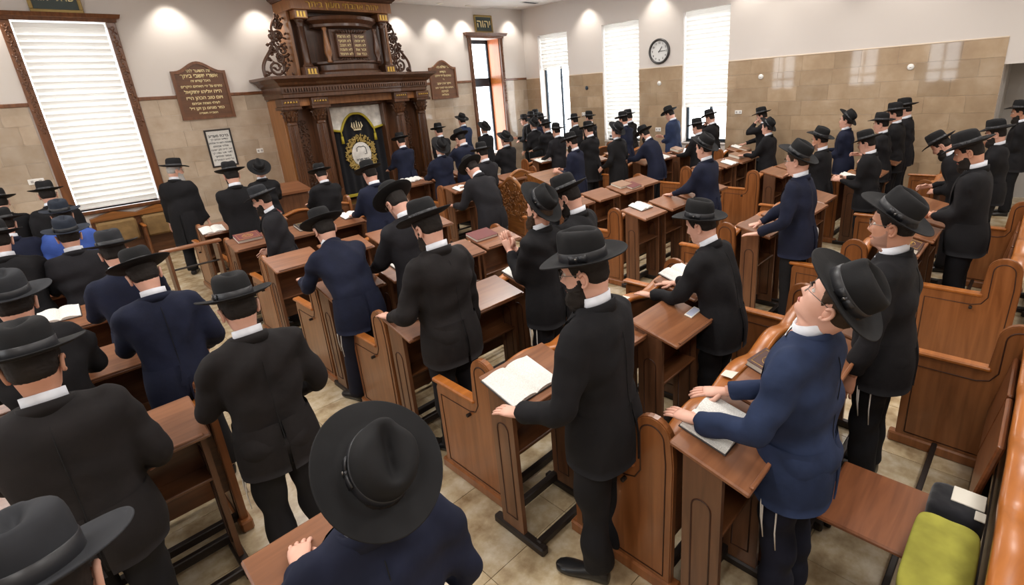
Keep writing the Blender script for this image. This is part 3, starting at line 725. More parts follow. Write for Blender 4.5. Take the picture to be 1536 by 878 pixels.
def pew(x0, x1, yb, label, down=(), gone=(), group='wooden pews in rows', nseat=4, lod=0, tags_=()):
    root = tag(empty('pew', (x0, yb, 0)), label, 'pew', group)
    L = x1 - x0; w = L / nseat
    for x in (0, L):
        e = inst(END, 'end_panel', root, (x, 0, 0)); inst(MOULD, 'moulding', e); inst(PLINTH, 'plinth', e); inst(ARM, 'arm_cap', e)
        if lod == 0:
            p = inst(PIVOT, 'pivot_cap', e, (.02 if x else -.02, .16, .60)); p.rotation_euler = (0, pi / 2 if x else -pi / 2, 0)
    # scalloped back board and its top rail
    N = nseat * 16; mb = MB(); mr = MB(); r0 = []; r1 = []
    zt = lambda i: .885 + .05 * (.5 - .5 * cos(2 * pi * i / 16)) ** .7
    for i in range(N + 1):
        x = .02 + (L - .04) * i / N; z = zt(i)
        r0.append([(x, -.075, .30), (x, -.075, z), (x, -.045, z), (x, -.02, .30)])
        r1.append([(x, -.100, z - .004), (x, -.108, z + .006), (x, -.106, z + .024), (x, -.092, z + .033), (x, -.03, z + .036), (x, -.014, z + .028), (x, -.010, z + .008), (x, -.018, z - .004)])
    MB().loft(r0).obj('back_board', back_wood, root); MB().loft(r1).obj('top_rail', rail_wood, root, True)
    for q in ((.00, .03, .36, .395), (.28, .31, .06, .09), (-.06, -.02, .05, .10)): MB().bbox(.02, L - .02, *q, .004).obj('support_rail', darkmetal, root)
    for i in range(nseat):
        cx = w * (i + .5)
        if i in gone: continue
        if i in down: s = inst(SEATD, 'seat', root, (cx, .04, .43))
        else:
            s = inst(SEATF, 'seat', root, (cx, .05, .43)); s.rotation_euler = (radians(9), 0, 0)
        if w < .53: s.scale.x = w / .53 * .99
        if lod == 0: 
            b = MB().tube([(-.17, .0, -.02), (.17, .0, -.02)], .012, 6).obj('hinge_bar', greymetal, s)
    if tags_:
        for x_ in tags_: MB().bbox(x_ - .045, x_ + .045, -.095, -.03, .921 + .05 * (.5 - .5 * cos(2 * pi * x_ / w)) ** .7, .9235 + .05 * (.5 - .5 * cos(2 * pi * x_ / w)) ** .7, .0008).obj('name_sticker', pages_m, root)
    PEWS.append(root); return root
# ------------------------------------------------------------------ reading desks (local origin: left end, high edge; y runs back to the reader)
DW, DZ1, DZ0, DD = .505, 1.03, .945, .36
SL = atan2(DZ1 - DZ0, DD)
def desk_meshes(w_):
    d = {}
    top = MB().bbox(0, w_, -DD / cos(SL), 0, -.026, 0, .007); top.xform(Matrix.Translation((0, 0, DZ1)) @ Matrix.Rotation(SL, 4, 'X'))
    d['desk_top'] = top.mesh('desk_top', top_wood)
    lip = MB().bbox(.03, w_ - .03, -DD / cos(SL), -DD / cos(SL) + .018, 0, .014, .004); lip.xform(Matrix.Translation((0, 0, DZ1)) @ Matrix.Rotation(SL, 4, 'X'))
    d['lip'] = lip.mesh('lip', top_wood)
    d['side_panel'] = MB().prism([(-.06, .05), (-.06, DZ1 - .04), (-.24, DZ1 - .084), (-.24, .05)], 'x', 0, .028).mesh('side_panel', desk_wood)
    mb = MB()
    for x in (-.001, .029):
        pts = [(-.195, .14), (-.195, .74)] + [(-.15 - .045 * cos(pi * k / 8), .74 + .045 * sin(pi * k / 8)) for k in range(1, 8)] + [(-.105, .74), (-.105, .14), (-.195, .14)]
        mb.tube([(x, a, b) for a, b in pts], .004, 5)
    d['arch_moulding'] = mb.mesh('arch_moulding', groove, True)
    d['foot'] = MB().bbox(-.012, .04, -.40, .02, 0, .055, .01).mesh('foot', darkmetal)
    d['apron'] = MB().box(.028, w_ - .028, -.085, -.065, .60, DZ1 - .045).mesh('apron', back_wood)
    d['shelf'] = MB().bbox(.028, w_ - .028, -.235, -.085, .60, .618, .004).mesh('shelf', back_wood)
    d['foot_rail'] = MB().bbox(.028, w_ - .028, -.09, -.05, .05, .11, .006).mesh('foot_rail', darkmetal)
    d['rear_rail'] = MB().bbox(.028, w_ - .028, -.36, -.32, .02, .065, .006).mesh('rear_rail', darkmetal)
    return d
DM = {DW: desk_meshes(DW)}
def desk(x0, yh, label, w_=DW, rz=0, group='wooden reading desks'):
    if w_ not in DM: DM[w_] = desk_meshes(w_)
    d = DM[w_]
    root = tag(empty('reading_desk', (x0, yh, 0), rz), label, 'desk', group)
    t = inst(d['desk_top'], 'desk_top', root); inst(d['lip'], 'lip', t)
    for x in (.012, w_ - .04):
        s = inst(d['side_panel'], 'side_panel', root, (x, 0, 0)); inst(d['arch_moulding'], 'arch_moulding', s); inst(d['foot'], 'foot', s)
    for k in ('apron', 'shelf', 'foot_rail', 'rear_rail'): inst(d[k], k, root)
    DESKS.append((x0, x0 + w_, yh - DD, yh)); return root

ROWN = ['nearest', 'second-nearest', 'third', 'fourth', 'fifth', 'sixth', 'seventh', 'eighth']
def rows(block, x0, x1, ybs, dskip, nseat, down={}, order=None, shift={}, dx={}, short=None, stick=None):
    for k, yb in enumerate(ybs):
        rn = ROWN[k]
        xa = x0 + (dx.get(k, 0))
        pew(xa, x1, yb, 'wooden pew in the %s, %s row counted from the camera' % (block, rn), down.get(k, ()), nseat=nseat, tags_=(stick or {}).get(k, ()))
        n = nseat
        for i in range(n):
            if (k, i) in dskip: continue
            sy = shift.get((k, i), (0, 0))
            desk(x0 - .05 + i * .563 + sy[0], yb - .125 + sy[1] - .03 * ((i * 7 + k * 3) % 3), '%s reading desk from the left behind the %s pew of the %s' % (ORD[i], rn, short or block))
# block left of the aisle, centre block, middle block, wall block
desk(.18, 1.79, 'reading desk at the bottom edge before the man under the huge hat')
rows('left block', -1.80, .42, [3.36, 4.62, 5.85, 7.05, 8.25], set(), 4)
PC = pew(1.20, 3.78, -.08, 'wooden pew at the lower right corner with one seat let down', (2,), (0, 1), nseat=5)
desk(2.55, -.205, 'reading desk cut by the right edge behind the lower right pew'); desk(3.13, -.205, 'reading desk at the right edge beside the rounded pew end')
rows('centre block', 1.60, 3.78, [1.12, 2.19, 3.40, 4.58, 5.85, 7.12, 8.42], {(6, 2), (6, 3), (5, 3)}, 4,
     shift={(1, 0): (-.08, 0), (1, 2): (-.14, -.20), (0, 0): (.10, -.02), (0, 1): (.05, 0)}, dx={0: .16}, stick={0: (.66,), 1: (1.32,), 4: (.5,)})
rows('middle block', 5.08, 7.30, [.08, 1.12, 2.34, 3.80, 4.95], {(0, 0), (0, 1)}, 4)
rows('block by the ark', 5.05, 7.30, [7.50, 8.88], {(0, 3), (1, 3)}, 4)
rows('right-hand block', 8.24, 10.42, [1.10, 2.22, 3.38, 4.58], {(1, 2)}, 4)
for k, (yb, xa) in enumerate(((5.08, 10.52), (6.12, 8.5), (7.36, 8.5), (8.45, 8.0))):
    pew(xa, 11.15, yb, 'brown wooden pew under the tall windows, %s from the right' % ORD[k], nseat=4 if k else 1, lod=1)
    for i in range((1, 3, 2, 3)[k]): desk(xa + .05 + i * .75, yb - .125, 'desk under the tall windows, %s row from the right, %s desk from left' % (ORD[k], ORD[i]))
# open wooden stand frame in the aisle
root = tag(empty('desk_frame', (1.0, 7.40, 0)), 'open wooden stand frame without a top in the left aisle', 'stand')
MB().bbox(-.05, .60, -.05, .05, .95, .985, .008).obj('top_bar', top_wood, root)
for x in (0, .52): MB().bbox(x, x + .03, -.11, .11, .03, .95, .006).obj('leg', desk_wood, root)
MB().tube([(.03, 0, .72), (.52, 0, .72)], .012, 8).obj('cross_bar', darkmetal, root)
for x in (0, .52): MB().bbox(x - .01, x + .04, -.2, .2, 0, .04, .008).obj('foot', darkmetal, root)
# upholstered wall seats beneath the blind
for i in range(2):
    root = tag(empty('upholstered_chair', (.72 + i * .66, YW - .02, 0)), ['tan upholstered fold-up seat under the left of the blind', 'tan upholstered fold-up seat under the right of the blind'][i], 'seat', 'upholstered seats under the window')
    MB().bbox(.05, .61, -.10, -.04, .46, .86, .025).obj('back_cushion', beige_uph, root)
    MB().bbox(.05, .61, -.24, -.11, .40, .78, .03).obj('seat_cushion', beige_uph, root)
    MB().prism([(.0, .86), (.33, .94), (.66, .86), (.66, .80), (0, .80)], 'y', -.13, -.0).obj('top_rail', carve_wood, root)
    for x in ((0, .62) if i else (0,)):
        MB().bbox(x, x + .04, -.42, 0, 0, .62, .01).obj('side_panel', frame_wood, root); MB().bbox(x - .01, x + .05, -.44, -.05, .62, .65, .01).obj('armrest', rail_wood, root)
    MB().box(0, .66, -.06, -.005, 0, .8).obj('back_panel', back_wood, root)
# lectern box near the ark
root = tag(empty('prayer_lectern', (3.25, 9.62, 0)), 'plain brown wooden lectern standing before the left ark columns', 'lectern')
MB().bbox(-.30, .30, -.22, .22, .04, 1.06, .01).obj('body', desk_wood, root)
MB().prism([(-.28, 1.06), (-.28, 1.10), (.28, 1.20), (.28, 1.06)], 'x', -.34, .34).obj('top', top_wood, root)
MB().bbox(-.33, .33, -.25, .25, 0, .05, .01).obj('plinth', back_wood, root)
# bimah: carved reading platform
bim = tag(empty('bimah', (5.75, 5.75, 0)), 'carved golden-brown reading platform with scrolled crest in the middle of the hall', 'bimah')
MB().bbox(0, 1.35, .25, 1.35, 0, .12, .01).obj('platform', back_wood, bim)
def crest(n_, L):
    pts = [(0, 0), (L, 0)]
    for k in range(n_ + 1):
        t = 1 - k / n_; pts.append((L * t, .86 + .22 * exp(-((t - .55) / .28) ** 2) + .05 * exp(-((t - .05) / .07) ** 2) - .03 * exp(-((t - .2) / .08) ** 2)))
    return pts
def crest_panel(L, name):
    o = MB().prism(crest(30, L), 'y', -.025, .025).obj(name, carve_wood, bim)
    mb = MB(); top = crest(30, L)[2:]; mb.tube([(x, 0, z) for x, z in top], .035, 8)
    mb.obj('scroll_rail', carve_wood, o, True)
    mb = MB(); r_ = random.Random(6)
    for i in range(70):
        t = r_.uniform(.08, .95); z = r_.uniform(.42, .80 + .2 * exp(-((t - .55) / .25) ** 2)); a0 = r_.uniform(0, 6)
        for yy in (-.03, .03):
            pts = [(L * t + .06 * (1 - k / 9) * cos(a0 + k * .9), yy, z + .06 * (1 - k / 9) * sin(a0 + k * .9)) for k in range(8)]
            mb.tube(pts, [.014 * (1 - k / 10) for k in range(8)], 5)
    mb.obj('leaf_carving', carve_wood, o, True); return o
o = crest_panel(1.05, 'crest_panel'); o.location = (.0, .25, 0); o.rotation_euler = (0, 0, radians(78))
o = crest_panel(1.20, 'crest_panel'); o.location = (.1, 1.32, 0)
MB().bbox(0, .06, .22, .30, 0, .92, .01).obj('post', carve_wood, bim)
MB().prism([(.20, .90), (.20, .95), (.75, 1.10), (.75, .90)], 'x', .45, 1.15).obj('reading_table', carve_wood, bim)
MB().bbox(.50, 1.10, .30, .70, .12, .90, .01).obj('table_body', desk_wood, bim)
# ------------------------------------------------------------------ books
def slope_z(d, y): return DZ1 - (DZ1 - DZ0) * (d[3] - y) / DD
BOOKN = [0]
def open_book(x, y, w_, h_, label, yaw=0, z=None, flat=False, cover=book_dark, pitch=None, group='open prayer books'):
    d = None
    if z is None:
        d = min(DESKS, key=lambda q: max(q[0] + .12 - x, x - q[1] + .12, 0) + 1.5 * max(q[2] - y, y - q[3], 0))
        x = min(max(x, d[0] + w_ * .45), d[1] - w_ * .45) if d[1] - d[0] > w_ * .9 else (d[0] + d[1]) / 2
        y = min(max(y, d[2] + h_ * .5 + .02), d[3] - h_ * .42); z = slope_z(d, y) + .001; pitch = SL
    root = tag(empty('open_book', (x, y, z)), label, 'book', group)
    root.rotation_euler = (Matrix.Rotation(pitch or 0, 3, 'X') @ Matrix.Rotation(yaw, 3, 'Z')).to_euler()
    MB().bbox(-w_ / 2 - .006, w_ / 2 + .006, -h_ / 2 - .005, h_ / 2 + .005, 0, .006, .002).obj('cover', cover, root)
    for s in (-1, 1):
        N = 9; prof = []
        for k in range(N + 1):
            t = k / N; prof.append((s * t * w_ / 2, .008 + .024 * (sin(pi * min(1, t * 1.15)) ** .6 if t < .87 else max(.0, .36)) * (1 - .35 * t)))
        rings = [[(px, yy, pz) for px, pz in prof] + [(s * w_ / 2, yy, .006), (0, yy, .006)] for yy in (-h_ / 2, h_ / 2)]
        MB().loft(rings).obj('page_block', page_m, root)
    return root
def closed_book(x, y, w_, h_, t, label, mat, yaw=0, z=None, pitch=None, emblem=False, group='closed books'):
    if z is None:
        d = min(DESKS, key=lambda q: max(q[0] + .1 - x, x - q[1] + .1, 0) + 1.5 * max(q[2] - y, y - q[3], 0))
        x = min(max(x, d[0] + w_ * .5), d[1] - w_ * .5) if d[1] - d[0] > w_ else (d[0] + d[1]) / 2
        y = min(max(y, d[2] + h_ * .5 + .02), d[3] - h_ * .45); z = slope_z(d, y) + .001; pitch = SL
    root = tag(empty('closed_book', (x, y, z)), label, 'book', group)
    root.rotation_euler = (Matrix.Rotation(pitch or 0, 3, 'X') @ Matrix.Rotation(yaw, 3, 'Z')).to_euler()
    mb = MB().bbox(-w_ / 2, w_ / 2, -h_ / 2, h_ / 2, 0, .004, .0015); mb.bbox(-w_ / 2, w_ / 2, -h_ / 2, h_ / 2, t - .004, t, .0015); mb.bbox(w_ / 2 - .004, w_ / 2, -h_ / 2, h_ / 2, 0, t, .0015)
    mb.obj('cover', mat, root)
    MB().box(-w_ / 2 + .005, w_ / 2 - .004, -h_ / 2 + .005, h_ / 2 - .005, .004, t - .004).obj('page_block', pages_m, root)
    if emblem:
        mb = MB(); a, b = w_ * .40, h_ * .40
        mb.tube([(-a, -b, t), (a, -b, t), (a, b, t), (-a, b, t), (-a, -b, t)], .0018, 4)
        mb.tube([(a * .55 * cos(q * pi / 8), b * .5 * sin(q * pi / 8), t) for q in range(17)], .0018, 4)
        mb.obj('gilt_border', gold, root); lettering(heb('סדור'), h_ * .2, (0, 0, t + .0005), (0, 0, 0), gold, root, .0006)
    return root
def paper(x, y, w_, h_, label, yaw=0, z=None, pitch=None):
    if z is None:
        d = min(DESKS, key=lambda q: max(q[0] + .1 - x, x - q[1] + .1, 0) + 1.5 * max(q[2] - y, y - q[3], 0))
        x = min(max(x, d[0] + w_ * .5), d[1] - w_ * .5); y = min(max(y, d[2] + h_ * .5), d[3] - h_ * .5); z = slope_z(d, y) + .001; pitch = SL
    root = tag(empty('booklet', (x, y, z)), label, 'booklet'); root.rotation_euler = (Matrix.Rotation(pitch or 0, 3, 'X') @ Matrix.Rotation(yaw, 3, 'Z')).to_euler()
    MB().bbox(-w_ / 2, w_ / 2, -h_ / 2, h_ / 2, 0, .010, .002).obj('pages', pages_m, root)
    MB().box(-w_ * .42, w_ * .42, -h_ * .4, h_ * .4, .0098, .0108).obj('printed_panel', plain('pale_print', rgb(178, 184, 206), .7) if 'pale_print' not in MATS else MATS['pale_print'], root)
    return root

# ------------------------------------------------------------------ books on the desks
BOOKS = [
 ('o', 1.56, 1.89, 0.34, 0.26, 'large open book before the bearded man in the centre foreground', 'book_dark'),
 ('o', 1.91, 0.93, 0.3, 0.22, 'open book under the hands of the man in blue jacket looking upwards', 'book_dark'),
 ('o', 3.02, 0.97, 0.3, 0.24, 'open papers and book on the desk behind the upward-looking man in blue', 'book_dark'),
 ('o', 2.83, 3.54, 0.3, 0.22, 'open book on the desk before the man with clasped hands', 'book_dark'),
 ('o', 2.38, 4.68, 0.28, 0.22, 'open book left of the man in charcoal with bowed head', 'book_dark'),
 ('o', 1.82, 3.35, 0.26, 0.2, 'open book under the hand of the tall charcoal-suited man in the centre', 'book_dark'),
 ('o', 3.5, 2.27, 0.32, 0.24, 'open book on the desk of the black-coated man leaning forward', 'book_dark'),
 ('o', 5.34, 3.63, 0.26, 0.2, 'open book on the lone desk in the middle of the hall', 'book_dark'),
 ('o', 6.69, 3.9, 0.26, 0.2, 'open book in front of the young man in dark navy coat', 'book_dark'),
 ('o', 6.73, 2.38, 0.24, 0.2, 'open book before the young man with glasses in navy blazer', 'book_dark'),
 ('o', 8.24, 2.05, 0.24, 0.18, 'open book before the man in black near the tan wall', 'book_dark'),
 ('o', 1.68, 8.06, 0.28, 0.22, 'open white-paged book on the front desk by the old bearded man', 'book_dark'),
 ('o', 3.47, 9.06, 0.24, 0.2, 'open book on the desk near the foot of the ark', 'book_dark'),
 ('o', 3.11, 7.36, 0.24, 0.18, 'small open book right of the bent man in navy', 'book_dark'),
 ('o', 5.31, 8.87, 0.24, 0.18, 'open book on the desk in front of the right ark columns', 'book_dark'),
 ('o', 6.0, 10.69, 0.24, 0.18, 'open book left of the man in navy by the ark', 'book_dark'),
 ('o', 6.42, 10.05, 0.22, 0.16, 'open book right of the man in navy by the ark', 'book_dark'),
 ('o', 5.22, 7.11, 0.26, 0.2, 'open book under the bent man beside the carved platform', 'book_dark'),
 ('o', 9.33, 5.39, 0.3, 0.22, 'open book on the desk before the light wall beneath the last window', 'book_dark'),
 ('o', 9.15, 3.94, 0.3, 0.22, 'open book near the wall beyond the empty pew end', 'book_dark'),
 ('o', 11.23, 4.97, 0.26, 0.2, 'open book on the far desk against the tan wall', 'book_dark'),
 ('o', 11.49, 8.7, 0.26, 0.2, 'open book under the fully closed blind', 'book_dark'),
 ('o', 7.94, 7.81, 0.3, 0.22, 'open book beside the carved platform rear', 'book_dark'),
 ('o', 6.8, 0.14, 0.26, 0.2, 'open book on the dark desk at the right edge', 'book_dark'),
 ('o', 3.45, -0.07, 0.24, 0.2, 'open pages on the desk at the right edge beside the pew end', 'book_dark'),
 ('o', -0.07, 5.85, 0.26, 0.2, 'open book between the dark coats at the left edge', 'book_dark'),
 ('c', 2.52, 0.95, 0.2, 0.15, 'dark brown book with gilt border on the near desk', 'book_brown', 0.035, True),
 ('c', 5.24, 0.69, 0.26, 0.17, 'dark brown book with gilt border beyond the man with stubble', 'book_brown', 0.045, True),
 ('c', 1.78, 7.08, 0.28, 0.2, 'maroon book on the desk by the bearded man in glasses', 'book_red', 0.04, True),
 ('c', 2.85, 8.72, 0.28, 0.18, 'maroon book on the desk below the ark side', 'book_red', 0.03, False),
 ('c', 3.21, 4.63, 0.3, 0.2, 'maroon book right of the tall charcoal-suited man', 'book_red', 0.03, False),
 ('c', 2.56, 6.84, 0.28, 0.2, 'dark patterned book left of the bent man in navy', 'book_dark', 0.03, True),
 ('c', 6.41, 4.66, 0.3, 0.2, 'left of two worn brown books on the centre desk', 'book_tan', 0.035, False),
 ('c', 6.57, 4.55, 0.26, 0.18, 'right of two worn brown books on the centre desk', 'book_red', 0.03, False),
 ('c', 9.66, 4.57, 0.3, 0.22, 'tan book lying on the long desk near the clock wall', 'book_tan', 0.05, False),
 ('c', 9.32, 1.08, 0.3, 0.2, 'thick maroon book before the bearded man at the right', 'book_red', 0.05, False),
 ('c', 9.99, 5.98, 0.3, 0.2, 'thick tan book behind the open book under the last window', 'book_tan', 0.05, False),
 ('c', 6.43, 10.31, 0.28, 0.18, 'dark red book beside the man in navy by the ark', 'book_red', 0.03, False),
 ('c', 11.17, 4.69, 0.26, 0.18, 'tan book on the far desk against the wall', 'book_tan', 0.03, False),
 ('p', 3.0, 1.58, 0.15, 0.055, 'small pale printed booklet lying on the lone forward desk', ''),
 ('p', 3.45, 5.25, 0.1, 0.06, 'small white slip beside the maroon book', ''),
]

BM = {'book_dark': book_dark, 'book_brown': book_brown, 'book_red': book_red, 'book_tan': book_tan}
rb = random.Random(11)
for b in BOOKS:
    yaw = rb.uniform(-.12, .12)
    if b[0] == 'o': open_book(b[1], b[2], b[3], b[4], b[5], yaw, cover=BM[b[6]])
    elif b[0] == 'c': closed_book(b[1], b[2], b[3], b[4], b[7], b[5], BM[b[6]], yaw, emblem=b[8])
    else: paper(b[1], b[2], b[3], b[4], b[5], yaw)
# bag, cushion on the lowered seat side
root = tag(empty('folded_cloth', (2.17, .03, .475)), 'olive green folded cloth draped over the seat at the lower right', 'cloth')
def soft(x0, x1, y0, y1, z0, z1, r, seed=0, n=14):
    vs = []; fs = []; rn = random.Random(seed)
    bm_ = bmesh.new(); bmesh.ops.create_cube(bm_, size=1); bmesh.ops.subdivide_edges(bm_, edges=bm_.edges, cuts=n, use_grid_fill=True)
    for v in bm_.verts:
        c = v.co * 2; f = [max(-1, min(1, q)) for q in c]
        p = Vector([abs(q) ** 6 for q in f]); k = (p.x + p.y + p.z) ** (1 / 6); c = c / max(k, 1e-4) * 1.0 if k > 1 else c
        v.co = Vector(((x0 + x1) / 2 + c.x * (x1 - x0) / 2, (y0 + y1) / 2 + c.y * (y1 - y0) / 2, (z0 + z1) / 2 + c.z * (z1 - z0) / 2 + .004 * sin(c.x * 9 + seed) * cos(c.y * 7)))
    bm_.verts.index_update(); mb = MB().add([v.co for v in bm_.verts], [[v.index for v in f.verts] for f in bm_.faces]); bm_.free(); return mb
soft(-.26, .26, -.11, .12, .06, .13, .02, 1).obj('upper_fold', olive, root, True)
soft(-.255, .255, -.105, .115, -.012, .07, .02, 3).obj('lower_fold', olive, root, True)
root = tag(empty('cloth_bag', (2.56, .02, .462)), 'black and white bag beside the olive cloth', 'bag')
soft(-.11, .11, -.10, .11, 0, .15, .02, 2, 8).obj('bag_body', velvet, root, True)
MB().bbox(-.02, .09, -.09, .03, .148, .156, .003).obj('white_panel', pages_m, root)
MB().bbox(-.09, -.03, -.098, -.06, .148, .155, .002).obj('white_label', pages_m, root)
root = tag(empty('plastic_bag', (6.25, 1.86, .50)), 'white plastic bag hanging between the navy blazer and the next desk', 'bag')
soft(-.10, .10, -.08, .08, 0, .26, .02, 5, 8).obj('bag_body', plastic_w, root, True)
MB().tube([(-.05, 0, .25), (-.04, 0, .36), (.04, 0, .36), (.05, 0, .25)], .012, 6).obj('handle', plastic_w, root, True)

# ------------------------------------------------------------------ people
def hat_mesh(n, snap=1.0, brim=.089, crown=.132, pinch=1.0):
    IN = (.086, .104)
    def ring(ax, ay, zf):
        return [(ax * sin(2 * pi * k / n), ay * cos(2 * pi * k / n), zf(2 * pi * k / n)) for k in range(n)]
    def bz(t):
        def f(a):
            s, c = sin(a), cos(a)
            return t * t * (.020 * s * s + (.018 if c < 0 else -.016 * snap) * c * c) + .004 * t
        return f
    rings = [ring(IN[0] * .98, IN[1] * .98, lambda a: -.002)]
    for t in (.35, .7, 1.0):
        rings.append(ring(IN[0] + brim * t, IN[1] + brim * t, lambda a, t=t: bz(t)(a) - .002))
    rings.append(ring(IN[0] + brim + .002, IN[1] + brim + .002, lambda a: bz(1)(a) + .001))
    for t in (1.0, .97, .7, .35, .06):
        rings.append(ring(IN[0] + brim * t, IN[1] + brim * t, lambda a, t=t: bz(t)(a) + (.004 if t > .96 else .003)))
    H = crown
    for z, q in ((.010, 1.0), (.035, .995), (.06, .985), (.080, .965), (.094, .93), (.104, .875), (.110, .80), (.1135, .70), (.115, .58), (.1145, .44), (.1135, .3), (.113, .16), (.1128, .04)):
        zz = z / .115 * H; r = []
        for k in range(n):
            a = 2 * pi * k / n; x = IN[0] * q * sin(a); y = IN[1] * q * cos(a)
            up = max(0, (z - .045) / .07)
            # front pinch, centre crease, higher front and back ridge
            pf = exp(-((y - .066) / .030) ** 2) * exp(-((abs(x) - .052) / .03) ** 2) * up
            x -= math.copysign(.022 * pf * pinch, x)
            zc = zz
            if z > .09:
                cr = exp(-(x / .020) ** 2) * exp(-((y + .0) / .072) ** 4)
                zc = zz - .034 * cr * sstep(.02, .45, 1 - q) + .007 * (y / .1)
            r.append((x, y, zc))
        rings.append(r)
    return MB().loft(rings)
def band_mesh(n):
    rings = []
    for z, q in ((.006, 1.02), (.008, 1.03), (.044, 1.016), (.046, .99)):
        rings.append([(.086 * q * sin(2 * pi * k / n), .104 * q * cos(2 * pi * k / n), z) for k in range(n)])
    mb = MB().loft(rings, cap=False)
    # flat bow on the left
    for y0, y1 in ((.004, .040), (-.040, -.004)):
        R2 = []
        for t in (0, .5, 1):
            y = y0 + (y1 - y0) * t; a_ = -.086 * 1.03 * sqrt(max(0, 1 - (y / .107) ** 2)); h = .012 + .006 * abs(y) / .04
            R2.append([(a_ - .001, y, .025 - h), (a_ - .005, y, .025 - h), (a_ - .006, y, .025 + h), (a_ - .001, y, .025 + h)])
        mb.loft(R2)
    mb.box(-.0955, -.088, -.005, .005, .012, .038)
    return mb
HATS = {}
for nm, mt in (('b', felt_black), ('g', felt_grey), ('u', felt_blue)):
    for lod, n in ((0, 56), (1, 28)):
        HATS[nm, lod] = hat_mesh(n).mesh('hat', mt, True)
BANDS = {0: band_mesh(48).mesh('hat_band', ribbon_m, True), 1: band_mesh(24).mesh('hat_band', ribbon_m, True)}
PIN = MB().ball((-.0985, .004, .026), (.003, .006, .006), 8, 5).mesh('hat_pin', wire_m, True)

HZ = np.array([-.26, -.20, -.150, -.130, -.116, -.100, -.075, -.050, -.02, .01, .03, .06, .09, .11, .122])
HW = np.array([.066, .056, .055, .056, .046, .055, .061, .067, .072, .075, .076, .075, .065, .045, .010])
HF = np.array([.040, .036, .042, .060, .086, .092, .091, .092, .093, .090, .096, .090, .072, .045, .010])
HB = np.array([.078, .074, .073, .074, .077, .082, .088, .094, .098, .100, .100, .098, .086, .06, .015])
def head_grid(n, nz):
    zs = np.concatenate([np.linspace(-.26, -.14, max(4, nz // 6), endpoint=False), np.linspace(-.14, .122, nz)])
    G = np.zeros((len(zs), n, 3))
    for j, z in enumerate(zs):
        w, f, b = (np.interp(z, HZ, q) for q in (HW, HF, HB))
        for k in range(n):
            a = 2 * pi * k / n; s, c = sin(a), cos(a)
            e = 2 / 2.35
            x = w * np.sign(s) * abs(s) ** e; y = (f if c > 0 else b) * np.sign(c) * abs(c) ** e
            if c > 0 and z > -.13:
                ns = np.interp(z, [-.054, -.048, -.036, .0, .026], [0, .6, 1, .42, 0])
                y += .027 * ns * exp(-(x / (.0125 if z < -.02 else .010)) ** 2)
                y -= .011 * exp(-((abs(x) - .032) / .016) ** 2 - ((z - .006) / .013) ** 2)
                y += .004 * exp(-(x / .055) ** 2 - ((z - .028) / .010) ** 2)
                y += .006 * exp(-(x / .024) ** 2 - ((z + .069) / .006) ** 2) + .006 * exp(-(x / .021) ** 2 - ((z + .085) / .006) ** 2) - .004 * exp(-(x / .028) ** 2 - ((z + .077) / .003) ** 2)
                y += .005 * exp(-(x / .022) ** 2 - ((z + .107) / .012) ** 2)
                y += .003 * exp(-((abs(x) - .042) / .016) ** 2 - ((z + .022) / .018) ** 2)
            G[j, k] = (x, y, z)
    return G, zs
GRID = {0: head_grid(60, 64), 1: head_grid(28, 30)}
def grid_mesh(G):
    nz, n, _ = G.shape; mb = MB(); mb.loft([[tuple(p) for p in r] for r in G]); return mb
def ear(mb, s):
    c = Vector((s * .076, -.012, -.012))
    pts = []
    for k in range(12):
        a = -2.0 + k * (4.7 / 11); pts.append(c + Vector((s * (.010 + .004 * sin(a)), -.016 * cos(a) - .003 * (sin(a)), .031 * sin(a))))
    mb.tube(pts, [.006] + [.0075] * 10 + [.006], 7)
    mb.ball(c + Vector((s * .002, .001, 0)), (.008, .015, .027), 8, 6); mb.ball(c + Vector((s * .008, .006, -.028)), (.006, .008, .009), 7, 5)
def shell(G, zs, dist, off, jitter=0, seed=0, drop=None, feather=.013):
    """shell over part of the head grid with feathered edges: the hair or the beard"""
    nz, n, _ = G.shape; rn = random.Random(seed); mb = MB(); idx = {}; vs = []; inner = []
    def vid(j, k):
        k %= n
        if (j, k) not in idx:
            p = G[j, k].copy(); d = np.array([p[0], p[1] + .005, .35 * p[2]]); d /= np.linalg.norm(d) + 1e-9
            w = float(sstep(-.002, feather, np.array(dist(p)))); o = off(p) * (1 + jitter * rn.uniform(-1, 1)) * w - .0022 * (1 - w); q = p + d * o
            if drop: q[2] -= drop(p) * w
            idx[j, k] = len(vs); vs.append(q); inner.append(p - d * .006)
        return idx[j, k]
    fs = []
    for j in range(nz - 1):
        for k in range(n):
            c = (G[j, k] + G[j, (k + 1) % n] + G[j + 1, k] + G[j + 1, (k + 1) % n]) / 4
            if dist(c) > -.006: fs.append((vid(j, k), vid(j, k + 1), vid(j + 1, k + 1), vid(j + 1, k)))
    N = len(vs); edge = {}
    for f in fs:
        for a, b in zip(f, f[1:] + f[:1]): edge[(a, b)] = 1
    side = [(a, a + N, b + N, b) for (a, b) in edge if (b, a) not in edge]
    return mb.add(vs + inner, fs + [tuple(i + N for i in reversed(f)) for f in fs] + side)
def hair_d_(p):
    x, y, z = p; a = atan2(abs(x), -y)
    return z - np.interp(a, [0, .9, 1.2, 1.38, 1.5, 1.72, 1.8, 1.95, 2.05, 2.3, pi], [-.052, -.050, -.038, .0, .022, .022, -.012, -.015, .01, .055, .066])
def beard_d_(p):
    x, y, z = p; f = atan2(abs(x), y)
    d1 = np.interp(f, [0, .3, .6, .9, 1.2, 1.38, 1.48], [-.057, -.057, -.056, -.05, -.036, -.012, .0]) - z
    e = (sqrt((x / .024) ** 2 + ((z + .077) / .0085) ** 2) - 1) * .010
    return min(d1, e, (1.56 - f) * .07, (z + .152))
